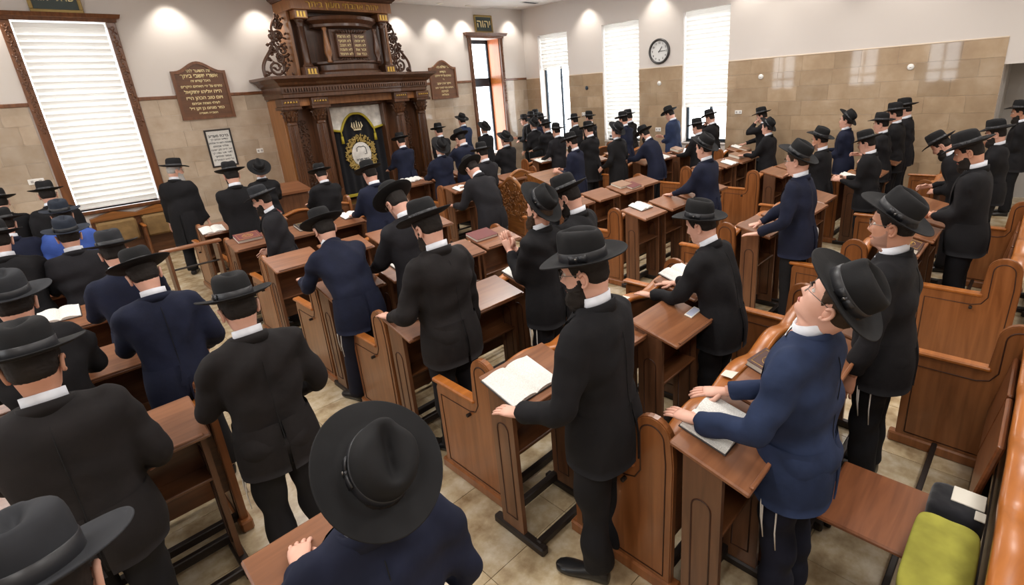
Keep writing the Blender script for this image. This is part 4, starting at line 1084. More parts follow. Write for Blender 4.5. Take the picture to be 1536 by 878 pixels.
HAIR = {l: shell(*GRID[l], hair_d_, lambda p: .006, .25, 2, feather=.03) for l in (0, 1)}
BEARD = {l: shell(*GRID[l], beard_d_, lambda p: .010 + .012 * max(0, min(1, (-p[2] - .07) / .05)), .25, 3, drop=lambda p: .034 * max(0, min(1, (-p[2] - .075) / .05))) for l in (0, 1)}
STUB = {l: shell(*GRID[l], beard_d_, lambda p: .0016, .1, 3) for l in (0, 1)}
LONGB = {l: shell(*GRID[l], beard_d_, lambda p: .014 + .016 * max(0, min(1, (-p[2] - .07) / .05)), .3, 3, drop=lambda p: .09 * max(0, min(1, (-p[2] - .075) / .05))) for l in (0, 1)}
def remat(mb, name, mat): return mb.mesh(name, mat, True)
HCACHE = {}
def head_part(kind, l, mat):
    k = (kind, l, mat.name)
    if k not in HCACHE: HCACHE[k] = remat({'hair': HAIR, 'beard': BEARD, 'stubble': STUB, 'long': LONGB}[kind][l], 'hair' if kind == 'hair' else 'beard', mat)
    return HCACHE[k]
def glasses_mesh():
    mb = MB()
    for s in (-1, 1):
        c = Vector((s * .032, .104, .002)); mb.tube([c + Vector((.024 * cos(2 * pi * k / 14), -.006 * abs(cos(2 * pi * k / 14)), .019 * sin(2 * pi * k / 14))) for k in range(15)], .0014, 5)
        mb.tube([(s * .056, .100, .008), (s * .070, .085, .010), (s * .079, .0, .008), (s * .079, -.02, -.008)], .0016, 5)
    mb.tube([(-.009, .106, .006), (0, .110, .008), (.009, .106, .006)], .0014, 5); return mb
GLASS = glasses_mesh().mesh('glasses', wire_m, True)
EYE = MB().ball((0, 0, 0), (.0135, .010, .0085), 12, 8).mesh('eye', eye_w, True)
IRIS = MB().ball((0, .0065, 0), (.0058, .004, .0062), 10, 6).mesh('iris', eye_i, True)
BROW = MB().tube([(-.017, -.004, -.003), (-.006, .003, .002), (.008, .003, .002), (.018, -.004, -.004)], [.0025, .0045, .0045, .002], 6).mesh('eyebrow', hair_d, True)
LIPS = MB().tube([(-.021, -.010, 0), (-.011, -.002, .0015), (0, .0, .0), (.011, -.002, .0015), (.021, -.010, 0)], [.002, .004, .0045, .004, .002], 6).mesh('lips', lip_m, True)
def shoe_mesh():
    rings = []
    for y, w, z0, h, xo in ((-.075, .022, 0, .05, 0), (-.07, .034, 0, .075, 0), (-.03, .038, 0, .085, 0), (.02, .037, 0, .078, 0), (.08, .042, 0, .055, 0), (.13, .047, 0, .047, 0), (.17, .044, 0, .042, 0), (.20, .030, .002, .034, 0), (.212, .012, .006, .024, 0)):
        rings.append([(xo + w * cos(a) * (1 if sin(a) > 0 else 1.08), y, z0 + h / 2 + h / 2 * (abs(sin(a)) ** .7) * (1 if sin(a) > 0 else -1)) for a in [2 * pi * k / 14 for k in range(14)]])
    return MB().loft(rings).mesh('shoe', shoe_m, True)
SHOE = shoe_mesh()
def hand_into(mb, wrist, d, nrm, side, curl=.5, n=7, sc=1.0, spread=.10):
    """palm and five fingers. d: pointing direction, nrm: back of the hand, side: +1 thumb to d x nrm"""
    d = Vector(d).normalized(); nrm = Vector(nrm); nrm = (nrm - d * nrm.dot(d)).normalized(); s = d.cross(nrm).normalized() * side
    W = Vector(wrist); P = lambda a, b, c: W + (d * a + s * b + nrm * c) * sc
    rings = []
    for a, w, t in ((-.03, .026, .021), (0, .028, .019), (.03, .036, .017), (.06, .041, .015), (.085, .041, .013), (.095, .036, .010)):
        rings.append([P(a, w * cos(q) * (1), t * sin(q)) for q in [2 * pi * k / 12 for k in range(12)]])
    mb.loft(rings)
    for i, (off, L, r) in enumerate(((.030, .074, .0088), (.011, .082, .0092), (-.010, .076, .0088), (-.029, .060, .0078))):
        base = P(.082, off, 0); ang = curl * .35; sp = (off / .03) * spread
        pts = [base]; q = base
        for L_ in (.45, .30, .25):
            dd = (d * cos(ang) - nrm * sin(ang)) * cos(sp) + s * sin(sp); q = q + dd * L * L_ * sc; pts.append(q); ang += curl * .75
        mb.tube(pts, [r * sc, r * .98 * sc, r * .9 * sc, r * .62 * sc], n)
    b = P(.018, .026, -.004); t1 = P(.045, .052, -.012 - .01 * curl); t2 = P(.073, .058 - .018 * curl, -.018 - .014 * curl); t3 = P(.090, .055 - .026 * curl, -.022 - .016 * curl)
    mb.tube([b, t1, t2, t3], [.014 * sc, .0115 * sc, .010 * sc, .0065 * sc], n)
def catmull(P, per=5):
    P = [np.array(p, float) for p in P]; Q = [2 * P[0] - P[1]] + P + [2 * P[-1] - P[-2]]; out = []
    for i in range(1, len(Q) - 2):
        for k in range(per):
            t = k / per; a, b, c, d = Q[i - 1], Q[i], Q[i + 1], Q[i + 2]
            out.append(.5 * (2 * b + (c - a) * t + (2 * a - 5 * b + 4 * c - d) * t * t + (3 * b - a - 3 * c + d) * t ** 3))
    out.append(P[-1]); return out
JS = np.array([[.74, .200, .142, -.010, ], [.80, .205, .150, -.010], [.90, .202, .152, -.012], [1.0, .188, .142, -.004], [1.08, .180, .136, 0], [1.18, .190, .138, 0], [1.28, .204, .138, -.004], [1.36, .214, .126, -.010], [1.405, .214, .110, -.014], [1.435, .192, .094, -.018], [1.462, .140, .080, -.02], [1.488, .088, .068, -.02]])
class Bend:
    def __init__(s, lean):
        s.L = radians(lean); s.z0, s.z1 = .84, 1.32; s.hs = .16 * sin(s.L)
        s.zs = np.linspace(s.z0, 2.0, 240); a = s.ang(s.zs); dz = s.zs[1] - s.zs[0]
        s.y = np.concatenate([[0], np.cumsum(np.sin((a[1:] + a[:-1]) / 2)) * dz]) - s.hs; s.z = s.z0 + np.concatenate([[0], np.cumsum(np.cos((a[1:] + a[:-1]) / 2)) * dz])
    def ang(s, z): return s.L * sstep(s.z0, s.z1, z)
    def __call__(s, p):
        p = np.array(p, float); z = p[..., 2]; a = s.ang(z); up = z > s.z0
        cy = np.where(up, np.interp(z, s.zs, s.y), -s.hs * sstep(0, .9, np.minimum(z, .84)) / sstep(0, .9, np.array(.84)))
        cz = np.where(up, np.interp(z, s.zs, s.z), z)
        return np.stack([p[..., 0], cy + p[..., 1] * np.cos(a), cz - np.where(up, p[..., 1] * np.sin(a), 0)], -1)
ARMS = {'down': (.27, .07, .80), 'desk': (.17, .40, 1.04), 'book': (.10, .32, 1.14), 'clasp': (.03, .26, 1.04), 'side': (.235, .20, .96), 'chest': (.06, .24, 1.26), 'pray': (.035, .29, 1.30)}
def ik(S, W, pole, l1=.305, l2=.265):
    S, W = Vector(S), Vector(W); d = W - S; L = d.length
    if L > (l1 + l2) * .995: W = S + d * ((l1 + l2) * .995 / L); d = W - S; L = d.length
    L = max(L, .12); a = (l1 * l1 - l2 * l2 + L * L) / (2 * L); h = sqrt(max(l1 * l1 - a * a, 1e-6)); u = d.normalized()
    p = Vector(pole); p = (p - u * p.dot(u)).normalized(); return S + u * a + p * h, W
PEND = []
groove_black = plain('seam_black', (.004, .004, .005, 1), .9)
def ell(a, b, yc, z, n=26, e=2.5):
    out = []
    for k in range(n):
        t = 2 * pi * k / n; s, c = sin(t), cos(t); out.append((a * np.sign(s) * abs(s) ** (2 / e), yc + b * np.sign(c) * abs(c) ** (2 / e), z))
    return out
def front_y(z, x):
    a, b, yc = (np.interp(z, JS[:, 0], JS[:, i]) for i in (1, 2, 3)); e = 2.5
    return yc + b * max(0, 1 - (abs(x) / a) ** e) ** (1 / e)
def person(label, x, y, z, yaw=0, lean=4, nod=8, hyaw=0, L='desk', R='desk', coat=None, hat='b', hpitch=0, hair=None, beard=None, glasses=False, tr=None, sk=None, hem=.74, stout=1.0, face=False, tz=False, group='men in hats standing in prayer', lod=None, curl=.5, base=0.0, hroll=0, stance=.0):
    coat = coat or black_coat; tr = tr or trouser_m; sk = sk or skin_m; hair = hair or hair_d
    B = Bend(lean); dist = sqrt(x * x + y * y + (z - 2.52) ** 2)
    if lod is None: lod = 0 if dist < 4.6 else 1
    vox = .013 if dist < 3.6 else (.019 if dist < 6 else .028)
    nb = B((0, -.018, 1.478)); ta = B.ang(1.45)
    hp = float(ta) * .55 + radians(nod)
    HR = Matrix.Rotation(radians(hyaw), 4, 'Z') @ Matrix.Rotation(-hp, 4, 'X') @ Matrix.Rotation(radians(hroll), 4, 'Y')
    hc = Vector(nb) + HR.to_3x3() @ Vector((0, .022, .156))
    brim = hc + HR.to_3x3() @ Vector((0, 0, .058))
    s = max(.84, min(1.12, (z - base) / brim.z))
    RZ = Matrix.Rotation(radians(yaw), 3, 'Z')
    off = RZ @ (Vector((brim.x, brim.y, 0)) * s)
    root = tag(empty('person', (x - off.x, y - off.y, base), radians(yaw)), label, 'person', group); root.scale = (s, s, s)
    HM = Matrix.Translation(hc) @ HR
    # arms
    arms = []
    for sd, spec in ((-1, L), (1, R)):
        S = B((sd * .178, -.012, 1.392))
        if isinstance(spec, str):
            if spec == 'face': w = hc + HR.to_3x3() @ Vector((sd * .05, .13, -.10))
            elif spec in ('clasp', 'chest', 'book', 'pray'): q = ARMS[spec]; w = Vector(B((sd * q[0], q[1], q[2])))
            else: q = ARMS[spec]; w = Vector((sd * q[0], q[1] + (.10 if lean > 20 and spec == 'desk' else 0), (1.05 / s if spec == 'desk' else q[2])))
        else: w = Vector(spec)
        E_, W_ = ik(S, w, (sd * .42, -.62, -.70) if spec != 'face' else (sd * .6, .1, -.9)); arms.append((sd, Vector(S), E_, W_, spec))
    # jacket (fused later by the remesh step)
    mb = MB(); js = JS.copy(); js[:, 1:3] *= stout; zs = list(js[:, 0])
    secs = [(hem + .0, .205 if hem < .7 else .2, .150 if hem < .7 else .142, -.012)] + ([(.66, .207, .152, -.012)] if hem < .62 else []) + [tuple(q) for q in js if q[0] > hem + .02]
    secs = [(q[0], q[1] * (stout if i == 0 and hem < .73 else 1), q[2], q[3]) for i, q in enumerate(secs)]
    rings = []
    for i in range(len(secs) - 1):
        for t in ((0, .5) if secs[i + 1][0] - secs[i][0] > .06 else (0,)):
            q = [secs[i][k] + (secs[i + 1][k] - secs[i][k]) * t for k in range(4)]; rings.append(B(np.array(ell(q[1], q[2], q[3], q[0]))))
    q = secs[-1]; rings.append(B(np.array(ell(q[1], q[2], q[3], q[0]))))
    mb.loft([[tuple(p) for p in r] for r in rings])
    body = MB()
    for sd, S, E_, W_, spec in arms:
        ins = Vector(B((sd * .10, -.012, 1.395))); dn = (W_ - E_).normalized(); cuff = W_ - dn * .012
        mid = S.lerp(E_, .5); path = catmull([ins, S, mid, E_, E_.lerp(cuff, .5), cuff], 4)
        rad = catmull([(.072,), (.076,), (.068,), (.060,), (.054,), (.048,)], 4)
        mb.tube(path, [float(r[0]) * (1 + .05 * sin(i * 2.3)) for i, r in enumerate(rad)], 12)
        up = Vector((0, 0, 1))
        if spec in ('down', 'side'): up = Vector((sd, .2, 0))
        elif spec in ('clasp', 'chest', 'book'): up = Vector((sd * .9, .1, .5))
        elif spec == 'face': up = Vector((sd * .3, 1, 0))
        hd = dn
        if spec == 'desk' or not isinstance(spec, str): hd = Vector((dn.x, dn.y, dn.z * .25 - .03))
        if spec == 'pray': hd = Vector((-sd * .05, .40, .9)); up = Vector((sd, 0, .05))
        if spec == 'clasp': hd = Vector((-sd * .8, .55, -.1))
        hand_into(body, W_ + dn * .012, hd, up, -sd if spec not in ('x',) else sd, (.12 if spec == 'pray' else curl) if isinstance(spec, str) else .22, 7 if lod == 0 else 5, .98)
        body.tube([S.lerp(E_, .06), E_, W_], [.032, .034, .026], 8)
    jk = mb.obj('jacket', coat, root, True)
    md = jk.modifiers.new('fuse', 'REMESH'); md.mode = 'VOXEL'; md.voxel_size = vox; md.use_smooth_shade = True
    PEND.append((jk, hash(label) % 1000 if False else sum(map(ord, label)), vox))
    # crisp lower part of the jacket with a centre-back vent
    n_ = 40; th = [pi + .02 + (2 * pi - .04) * k / n_ for k in range(n_ + 1)]; ro = []; ri = []
    for q_ in np.linspace(0, 1, 7):
        z_ = 1.02 + (hem - .012 - 1.02) * q_
        a_, b_, c_ = [np.interp(z_, [q[0] for q in secs], [q[i] for q in secs]) for i in (1, 2, 3)]
        for lst, ex in ((ro, .002 + .012 * q_), (ri, -.004 + .012 * q_)):
            r_ = []
            for k, t in enumerate(th):
                e_ = ex + (.006 * q_ if k > n_ * .9 else 0) + .004 * q_ * sin(5 * t + len(label)); s_, cc = sin(t), cos(t)
                r_.append(((a_ + e_) * np.sign(s_) * abs(s_) ** .8, c_ + (b_ + e_) * np.sign(cc) * abs(cc) ** .8, z_))
            lst.append([tuple(p) for p in B(np.array(r_))])
    sk_ = MB(); nn = n_ + 1
    vs_ = [p for r in ro for p in r] + [p for r in ri for p in r]; off_ = len(ro) * nn; fs_ = []
    for j in range(6):
        for i in range(n_):
            a0 = j * nn + i; fs_.append((a0, a0 + nn, a0 + nn + 1, a0 + 1)); fs_.append((off_ + a0, off_ + a0 + 1, off_ + a0 + nn + 1, off_ + a0 + nn))
        for i in (0, n_): a0 = j * nn + i; fs_.append((a0, a0 + nn, off_ + a0 + nn, off_ + a0))
    for i in range(n_): a0 = 6 * nn + i; fs_.append((a0, a0 + 1, off_ + a0 + 1, off_ + a0))
    sk_.add(vs_, fs_).obj('jacket_skirt', coat, jk, True)
    # collar, shirt, lapels
    def collar(z0, z1, a, b, t, yo, gap, name, mat, n=26):
        rr_ = []
        for k in range(n + 1):
            th = gap + (2 * pi - 2 * gap) * k / n; sx, cy = sin(th), cos(th); dz = .018 * cy   # lower in front
            rr_.append([tuple(B((a * m_ * sx, yo + b * m_ * cy, zz - dz))) for m_, zz in ((1, z0), (1 + t, z0), (1 + t * .8, z1), (1, z1))])
        return MB().loft(rr_).obj(name, mat, root, True)
    collar(1.462, 1.528, .064, .062, .11, -.016, .10, 'shirt_collar', shirt_m)
    collar(1.440, 1.492, .078, .070, .18, -.022, .75, 'jacket_collar', coat)
    if face or lod == 0:
        for nm, w0, w1, zb, o_, mt in (('shirt_front', 0, 1, 1.16, .006, shirt_m),):
            vs = []; N = 8
            for j in range(9):
                zz = zb + (1.47 - zb) * j / 8; hw = .004 + .062 * (j / 8) ** .8
                for i in range(N + 1):
                    xx = hw * (2 * i / N - 1); vs.append(B((xx, front_y(zz, xx) + o_, zz)))
            fs = [(j * (N + 1) + i, j * (N + 1) + i + 1, (j + 1) * (N + 1) + i + 1, (j + 1) * (N + 1) + i) for j in range(8) for i in range(N)]
            MB().add(*thick([tuple(v) for v in vs], fs, -.012)).obj(nm, mt, root, True)
        for sd in (-1, 1):
            vs = []; N = 4
            for j in range(9):
                t = j / 8; zz = 1.14 + .33 * t; xi = .004 + .060 * t ** .8; wd = .075 * (sin(pi * min(1, t * .72 + .05)) if t < .78 else .72)
                for i in range(N + 1):
                    xx = sd * (xi + wd * i / N); vs.append(B((xx, front_y(zz, xx) + .010 - .004 * i / N, zz)))
            fs = [(j * (N + 1) + i, j * (N + 1) + i + 1, (j + 1) * (N + 1) + i + 1, (j + 1) * (N + 1) + i) for j in range(8) for i in range(N)]
            MB().add(*thick([tuple(v) for v in vs], fs, -.010)).obj('lapel', coat, root, True)
    # trousers
    mb = MB(); hy = -B.hs; fz = []
    for sd, st in ((-1, stance), (1, -stance)):
        hip = (sd * .088, hy - .005, .90); knee = (sd * .098, hy * .5 + .012 + st * .06, .50); ank = (sd * .108, -.012 + st * .12, .075); fz.append((sd, ank))
        path = catmull([hip, (sd * .094, hy * .75 + .005, .70), knee, (sd * .104, hy * .2 - .005 + st * .09, .28), ank], 4)
        rad = [float(r[0]) * (1 + .025 * sin(i * 2.7 + sd)) for i, r in enumerate(catmull([(.110,), (.096,), (.080,), (.074,), (.076,)], 4))]
        mb.tube(path, rad, 14)
    mb.ball((0, hy - .012, .90), (.185, .125, .12), 16, 9)
    if lod == 0:
        t_ = mb.obj('trousers', tr, root, True); md = t_.modifiers.new('fuse', 'REMESH'); md.mode = 'VOXEL'; md.voxel_size = vox * 1.15; md.use_smooth_shade = True; PEND.append((t_, sum(map(ord, label)) + 5, vox))
    else: mb.obj('trousers', tr, root, True)
    for sd, ank in fz:
        o = inst(SHOE, 'shoe', root, (ank[0], ank[1] + .02, 0)); o.rotation_euler = (0, 0, -sd * .18)
    # body: legs and trunk inside the clothes, neck, head, hands in one mesh
    for sd, ank in fz: body.tube([(sd * .085, hy, .9), (sd * .095, hy * .5 + .01, .5), ank], [.085, .055, .04], 8)
    G, zsg = GRID[lod]
    tor = [B(np.array(ell(a_ * .70, b_ * .70, c_, z_, G.shape[1], 2.2))) for z_, a_, b_, c_ in JS[2:-1]]
    hg = [[tuple(HM @ Vector(p)) for p in r] for r in G]
    # rings of the trunk run clockwise from the front like the head grid
    body.loft([[tuple(p) for p in r] for r in tor] + hg)
    m0 = len(body.v); ear(body, 1); ear(body, -1); body.xform(HM, m0)
    body.obj('body', sk, root, True)
    def onhead(me, name, parent=None, loc=(0, 0, 0)):
        o = link(name, me, parent or root); o.matrix_local = HM @ Matrix.Translation(loc); return o
    onhead(head_part('hair', lod, hair), 'hair')
    if beard: onhead(head_part(beard, lod, hair if beard != 'stubble' else stub_m), 'beard')
    if glasses: onhead(GLASS, 'glasses')
    if face:
        for sd in (-1, 1):
            e = onhead(EYE, 'eye', None, (sd * .032, .077, .006)); i_ = link('iris', IRIS, e); onhead(BROW, 'eyebrow', None, (sd * .033, .098, .026)).data = BROW if hair is not hair_g else BROW
        onhead(LIPS, 'lips', None, (0, .099, -.077))
    h = link('hat', HATS[hat, lod], root)
    h.matrix_local = HM @ Matrix.Translation((0, -.004, .058)) @ Matrix.Rotation(radians(-hpitch), 4, 'X')
    bnd = link('hat_band', BANDS[lod], h)
    if lod == 0: link('hat_pin', PIN, h)
    if tz:
        for sd in (-1, 1):
            mb = MB()
            for k in range(3):
                p = Vector((sd * .196, hy + .05 - .05 * (k == 2) - .008 * k, .80)); mb.tube([p, p + Vector((sd * .006, .004, -.07)), p + Vector((sd * (.008 + .006 * k), .0, -.14 - .02 * k)), p + Vector((sd * (.002 + .008 * k), -.008, -.21 - .03 * k))], [.004, .004, .0035, .0025], 5)
            mb.obj('fringe_cord', string_m, root, True)
    if lod == 0:                                     # back seam and vent of the jacket
        zz = np.linspace(hem + .004, 1.42, 26); pts = []
        for z_ in zz:
            b_, c_ = (np.interp(z_, JS[:, 0], JS[:, i]) for i in (2, 3)); pts.append(tuple(B((0, c_ - b_ * (stout if z_ > .76 else 1) - .0005, z_))))
        MB().tube(pts, [.0035 if z_ < hem + .24 else .0018 for z_ in zz], 5).obj('back_seam', groove_black, jk, True)
    return root
def finish_people():
    dg = bpy.context.evaluated_depsgraph_get()
    for o, seed, vox in PEND:
        me = bpy.data.meshes.new_from_object(o.evaluated_get(dg)); nv = len(me.vertices)
        co = np.empty(nv * 3); me.vertices.foreach_get('co', co); co = co.reshape(-1, 3)
        ed = np.empty(len(me.edges) * 2, int); me.edges.foreach_get('vertices', ed); ed = ed.reshape(-1, 2)
        deg = np.bincount(ed.ravel(), minlength=nv).astype(float)[:, None]
        for it in range(4 if vox < .02 else 3):
            acc = np.zeros_like(co)
            for c in range(3): acc[:, c] = np.bincount(ed[:, 0], co[ed[:, 1], c], nv) + np.bincount(ed[:, 1], co[ed[:, 0], c], nv)
            co = .4 * co + .6 * acc / np.maximum(deg, 1)
        me.vertices.foreach_set('co', co.ravel()); me.update()
        no = np.empty(nv * 3); me.vertices.foreach_get('normal', no); no = no.reshape(-1, 3)
        rn = np.random.RandomState(seed % 9973); dsp = np.zeros(nv)
        for k in range(7):
            d = rn.normal(size=3) * np.array([1, 1, 1.5]); d /= np.linalg.norm(d); f = rn.uniform(14, 46); ph = rn.uniform(0, 6); w = rn.normal(size=3) * 5
            m_ = np.clip(np.sin(co @ w + ph), 0, 1) ** 1.2
            dsp += m_ * np.sin(co @ d * f + ph + 1.2 * np.sin(co @ w * 1.3)) * .0085 * (18 / f) ** .5
        co = co + no * dsp[:, None]
        me.vertices.foreach_set('co', co.ravel()); me.polygons.foreach_set('use_smooth', [True] * len(me.polygons)); me.update()
        old = o.data; mats = [m_ for m_ in old.materials]; o.modifiers.clear(); 
        if not me.materials:
            for m_ in mats: me.materials.append(m_)
        o.data = me; me.name = o.name; bpy.data.meshes.remove(old)
def finish_texts():
    dg = bpy.context.evaluated_depsgraph_get()
    for o in TEXTS:
        me = bpy.data.meshes.new_from_object(o.evaluated_get(dg)); n = link(o.name, me, o.parent); n.matrix_local = o.matrix_local
        nm = o.name; bpy.data.objects.remove(o); n.name = nm
person('bearded man in black jacket and glasses, wide black hat, centre foreground', 1.66, 1.43, 1.780, yaw=10, hyaw=16, coat=black_coat, beard='beard', glasses=True, face=True, nod=6, L=(-0.27, 0.26, 1.0), R='down', tz=False)
person('man in blue jacket and glasses gazing upwards with hat tipped back', 2.06, 0.47, 1.700, yaw=0, hyaw=0, coat=blue_coat, nod=-33, hpitch=-22, face=True, glasses=True, hair=hair_b, L=(-0.26, 0.33, 1.055), R=(0.02, 0.33, 1.055), tr=navy_tr, tz=True, lean=0)
person('man with stubble and glasses in black coat at the right foreground', 3.23, 0.54, 1.740, coat=black_coat, nod=-2, hpitch=-34, beard='stubble', glasses=True, face=True, sk=skin_t, L='down', R='down', tz=True)
person('man in black coat leaning over an open book at the centre-right desk', 3.17, 1.66, 1.600, coat=black_coat, lean=18, nod=8, hyaw=6, L=(-0.2, 0.42, 1.06), R=(0.12, 0.4, 1.06), hpitch=-20)
person('man with hands clasped before his face and hat tilted back', 2.69, 2.71, 1.700, coat=black_coat, lean=4, nod=-10, hpitch=-44, beard='beard', hair=hair_b, L='pray', R='pray', yaw=12, tz=True)
person('man with glasses and lowered head in black right of the clasped-hands man', 3.09, 2.81, 1.710, coat=black_coat, nod=20, yaw=16, beard='beard', glasses=True, L='face', R='book')
person('tall man in plain charcoal suit seen from behind in the centre', 1.80, 2.91, 1.750, coat=brown_coat, nod=14, yaw=4, hyaw=6, hpitch=4, L=(-0.24, 0.3, 1.03), R='down', beard='beard')
person('man in charcoal with bowed head left of the tall charcoal-suited man', 2.21, 4.01, 1.710, coat=char_coat, nod=30, yaw=4, lean=10, glasses=True, beard='stubble', hpitch=8, L='desk', R='desk')
person('man in navy jacket bent low over his desk with white cords hanging', 1.68, 4.30, 1.570, coat=navy_coat, lean=44, nod=-4, hpitch=6, yaw=2, L='desk', R='desk', tr=navy_tr, tz=True)
person('man in dark brown suit seen from behind beside the left aisle', 0.60, 2.81, 1.630, coat=brown_coat, nod=8, L=(-0.2, 0.34, 1.04), R='side', tz=True)
person('man in navy suit with flat-brimmed black hat at the left', 0.40, 4.02, 1.620, coat=navy_coat, nod=14, L='desk', R='side', hpitch=6, hroll=-4)
person('man in navy coat with wide grey-black hat behind the flat-brimmed hat', 0.37, 4.97, 1.610, coat=navy_coat, hat='g', nod=6, L='desk', R='desk')
person('man in dark coat with blue-grey hat at the left', 0.20, 6.18, 1.600, coat=char_coat, hat='u', nod=2, L='desk', R='desk', hpitch=-10)
person('man in bright blue jacket with grey hat at the left', 0.25, 7.47, 1.620, coat=royal_coat, hat='u', nod=2, L='side', R='side', hpitch=-8)
person('man in black coat beside the wall socket and blind', 0.25, 9.25, 1.690, coat=black_coat, nod=4, L='down', R='down')
person('man in black half cut off at the far left by the wall', -0.20, 9.42, 1.660, coat=black_coat, nod=6, L='clasp', R='book')
person('man in black hat and navy coat at the left edge, middle distance', -0.19, 7.51, 1.620, coat=navy_coat, nod=10, hpitch=-6)
person('man in black coat with brim entering the left edge', -0.23, 6.25, 1.660, coat=black_coat, nod=6)
person('man in dark coat with broad grey hat at the left edge', -0.18, 3.85, 1.670, coat=black_coat, hat='g', nod=4, hpitch=-10)
person('large man in brown-black jacket with black hat at the left foreground', -0.14, 2.73, 1.680, coat=brown_coat, nod=6, yaw=-6, hyaw=-6, stout=1.08, L='desk', R='side', sk=skin_t)
person('man with grey hat at the bottom left corner', -0.19, 1.34, 1.660, coat=black_coat, hat='g', nod=14)
person('man in navy jacket seen from above under a huge round black hat', 0.45, 1.13, 1.610, coat=navy_coat, hat='b', nod=-20, yaw=-8, L='desk', R='side', hpitch=-24, hyaw=-4, hroll=13)
person('old man with grey beard in long black frock coat by the window', 1.77, 9.76, 1.740, coat=black_coat, hem=0.48, beard='long', hair=hair_g, yaw=-34, hyaw=-44, nod=4, L='down', R='down', glasses=True)
person('man in black coat below the framed document', 2.02, 7.85, 1.740, coat=black_coat, nod=8, beard='beard', L='chest', R='chest', yaw=-4)
person('man with hat tipped back left of the ark', 2.74, 9.04, 1.620, coat=black_coat, nod=-6, hpitch=-40, yaw=-6)
person('bearded man in glasses turned left in charcoal coat beside the maroon book', 1.85, 6.31, 1.580, coat=char_coat, yaw=58, nod=6, lean=10, beard='beard', glasses=True, face=True, hpitch=4, hat='g', L='down', R='side')
person('man in black coat at the foot of the ark', 3.17, 7.79, 1.560, coat=black_coat, nod=18, yaw=0, hpitch=-6)
person('man in long navy coat before the curtain emblem', 3.19, 6.32, 1.660, coat=navy_coat, hem=0.58, nod=14, hyaw=8, hpitch=4)
person('young man in navy suit standing by the right ark columns', 5.83, 9.91, 1.700, coat=navy_coat, nod=10)
person('man in navy with hat tipped far back right of the ark', 5.43, 7.90, 1.660, coat=navy_coat, nod=-10, hpitch=-46, hat='b')
person('man in black between the ark and the arched board', 7.26, 10.56, 1.760, coat=black_coat, nod=4, base=0.0, L='clasp', R='book')
person('man in navy with hands to his face right of the ark', 6.15, 8.27, 1.740, coat=navy_coat, nod=22, L='face', R='face')
person('tall man in blue suit below the arched board', 8.34, 11.04, 1.900, coat=blue_coat, nod=4, hpitch=-30, base=0.2, L='clasp', R='book')
person('man in black left of the narrow window', 8.54, 10.41, 1.680, coat=black_coat, nod=-4, hpitch=-40, L='clasp', R='book')
person('man in black right of the narrow window', 7.03, 7.95, 1.620, coat=black_coat, nod=0, hpitch=-36)
person('short man in black hat among the group right of the ark', 5.26, 6.54, 1.640, coat=char_coat, nod=12, hpitch=-6)
person('stooping man in charcoal jacket with white cords left of the carved platform', 4.31, 5.63, 1.585, coat=char_coat, lean=32, nod=22, tz=True, hpitch=4, L=(-0.24, 0.42, 1.06), R='desk')
person('man facing left at the edge of the corner group', 10.89, 11.39, 1.680, coat=black_coat, yaw=40, nod=4, L='clasp', R='book')
person('man in the corner group with hat just left of the window frame', 10.79, 10.99, 1.760, coat=black_coat, nod=4, L='clasp', R='book')
person('rearmost man in the corner group', 11.29, 11.30, 1.780, coat=char_coat, nod=4, L='clasp', R='book')
person('man in navy at the right of the corner group', 10.78, 10.59, 1.700, coat=navy_coat, nod=4, L='clasp', R='book')
person('man in black with large hat in front of the corner group', 9.56, 9.66, 1.680, coat=black_coat, nod=-4, hpitch=-40, L='side', R='side')
person('man in black behind the carved platform, left one', 9.23, 8.92, 1.660, coat=black_coat, nod=10)
person('man in charcoal leaning to books behind the carved platform', 8.52, 7.93, 1.640, coat=char_coat, nod=6, hpitch=-12, L=(-0.3, 0.3, 0.98), R='desk')
person('bearded man in glasses and long navy coat standing at the carved platform', 6.79, 5.98, 1.640, coat=navy_coat, hem=0.55, nod=12, yaw=18, beard='beard', glasses=True, L='book', R='book')
person('man in black below the wall socket by the corner window', 10.39, 9.00, 1.700, coat=black_coat, nod=4, L='clasp', R='book')
person('man in dark grey left of the closed blind', 10.94, 8.96, 1.720, coat=char_coat, nod=4, hpitch=-8, L='clasp', R='book')
person('man in black right of the platform reader', 8.41, 6.92, 1.680, coat=black_coat, hem=0.6, nod=8)
person('man in long black coat with broad hat before the closed blind', 8.17, 6.02, 1.680, coat=black_coat, hem=0.55, nod=-6, hpitch=-42, L='side', R='side')
person('man partly hidden in front of the closed blind', 9.95, 7.15, 1.750, coat=navy_coat, nod=6, L='clasp', R='book')
person('man in dark jacket with hat against the closed blind', 11.15, 7.85, 1.720, coat=brown_coat, nod=8, L='clasp', R='book')
person('man in dark navy bending over a desk right of the closed blind', 8.55, 5.67, 1.580, coat=navy_coat, lean=28, nod=16, beard='beard', hpitch=-2)
person('man in blue suit standing below the clock', 10.92, 6.54, 1.780, coat=blue_coat, nod=22, L='clasp', R='book')
person('man in black before the third window, left one', 9.34, 4.98, 1.640, coat=black_coat, nod=6)
person('man in black with hand to face before the third window', 10.79, 5.46, 1.700, coat=black_coat, nod=14, R='face', L='face')
person('man in black leaning against the tan wall with hand on face', 11.11, 4.46, 1.700, coat=black_coat, nod=10, L='face', yaw=10)
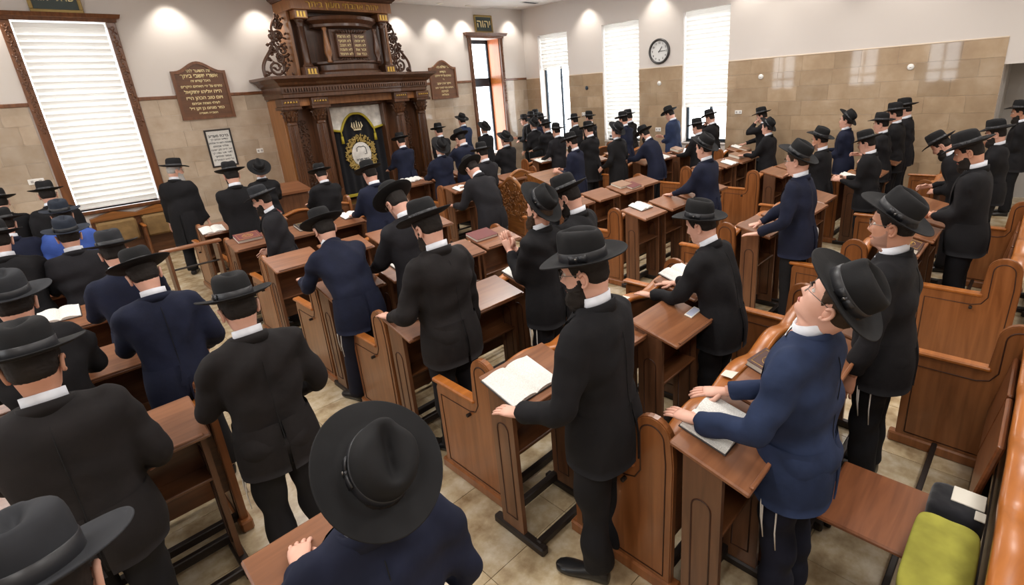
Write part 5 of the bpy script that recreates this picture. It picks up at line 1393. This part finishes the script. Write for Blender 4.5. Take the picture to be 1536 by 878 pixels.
person('man in black coat with hat tipped back in front of the wall-leaning man', 9.73, 3.78, 1.600, coat=black_coat, nod=0, hpitch=-50, L='desk')
person('young man in profile with dark navy coat and black hat tipped back, middle of hall', 6.16, 3.18, 1.700, coat=navy_coat, nod=4, hpitch=-38, face=True, tr=navy_tr, L='desk', R='desk')
person('young man with glasses in navy blazer at the right middle', 5.26, 1.74, 1.740, coat=navy_coat, nod=4, hpitch=-36, face=True, glasses=True, hair=hair_b, L=(-0.3, 0.24, 0.97), R=(-0.04, 0.34, 1.0))
person('man with stubble holding a hand up behind the navy blazer', 7.88, 2.33, 1.620, coat=black_coat, nod=6, hpitch=-28, beard='stubble', face=True, L='face', sk=skin_t)
person('man in blue suit with hat tipped back by the tan wall', 10.14, 2.59, 1.680, coat=navy_coat, nod=-8, hpitch=-46, face=True, L='clasp', R='book')
person('man in black with level hat reading near the tan wall', 7.74, 1.73, 1.600, coat=black_coat, nod=12, hpitch=4, L='book', R='book', face=True)
person('man in black with hat brim forward near the tan wall', 9.70, 1.99, 1.660, coat=black_coat, nod=4, hpitch=-8, face=True, L='clasp', R='book')
person('man in black second from the right by the tan wall', 10.37, 1.95, 1.760, coat=black_coat, nod=4, beard='stubble', L='clasp', R='book')
person('rearmost man at the right end of the tan wall group', 11.00, 1.94, 1.790, coat=char_coat, nod=6, L='clasp', R='book')
person('man bending his hat over a thick book at the far right', 7.75, 0.97, 1.580, coat=black_coat, lean=26, nod=26, hpitch=-4, beard='beard', L='clasp', R='book')
person('bearded man in black coat looking down with hands folded at the right', 6.05, 0.54, 1.760, coat=black_coat, nod=18, beard='beard', face=True, sk=skin_t, L='clasp', R='clasp', hpitch=2)
person('man in black behind the bearded man at the far right', 8.63, 0.52, 1.640, coat=black_coat, nod=8, beard='beard', face=True, L='clasp', R='book')
person('man cut off by the right edge near the grey recess', 11.15, 0.43, 1.700, coat=black_coat, nod=8, beard='beard', face=True, hpitch=-12, sk=skin_t, L='clasp', R='book')

finish_people()
finish_texts()
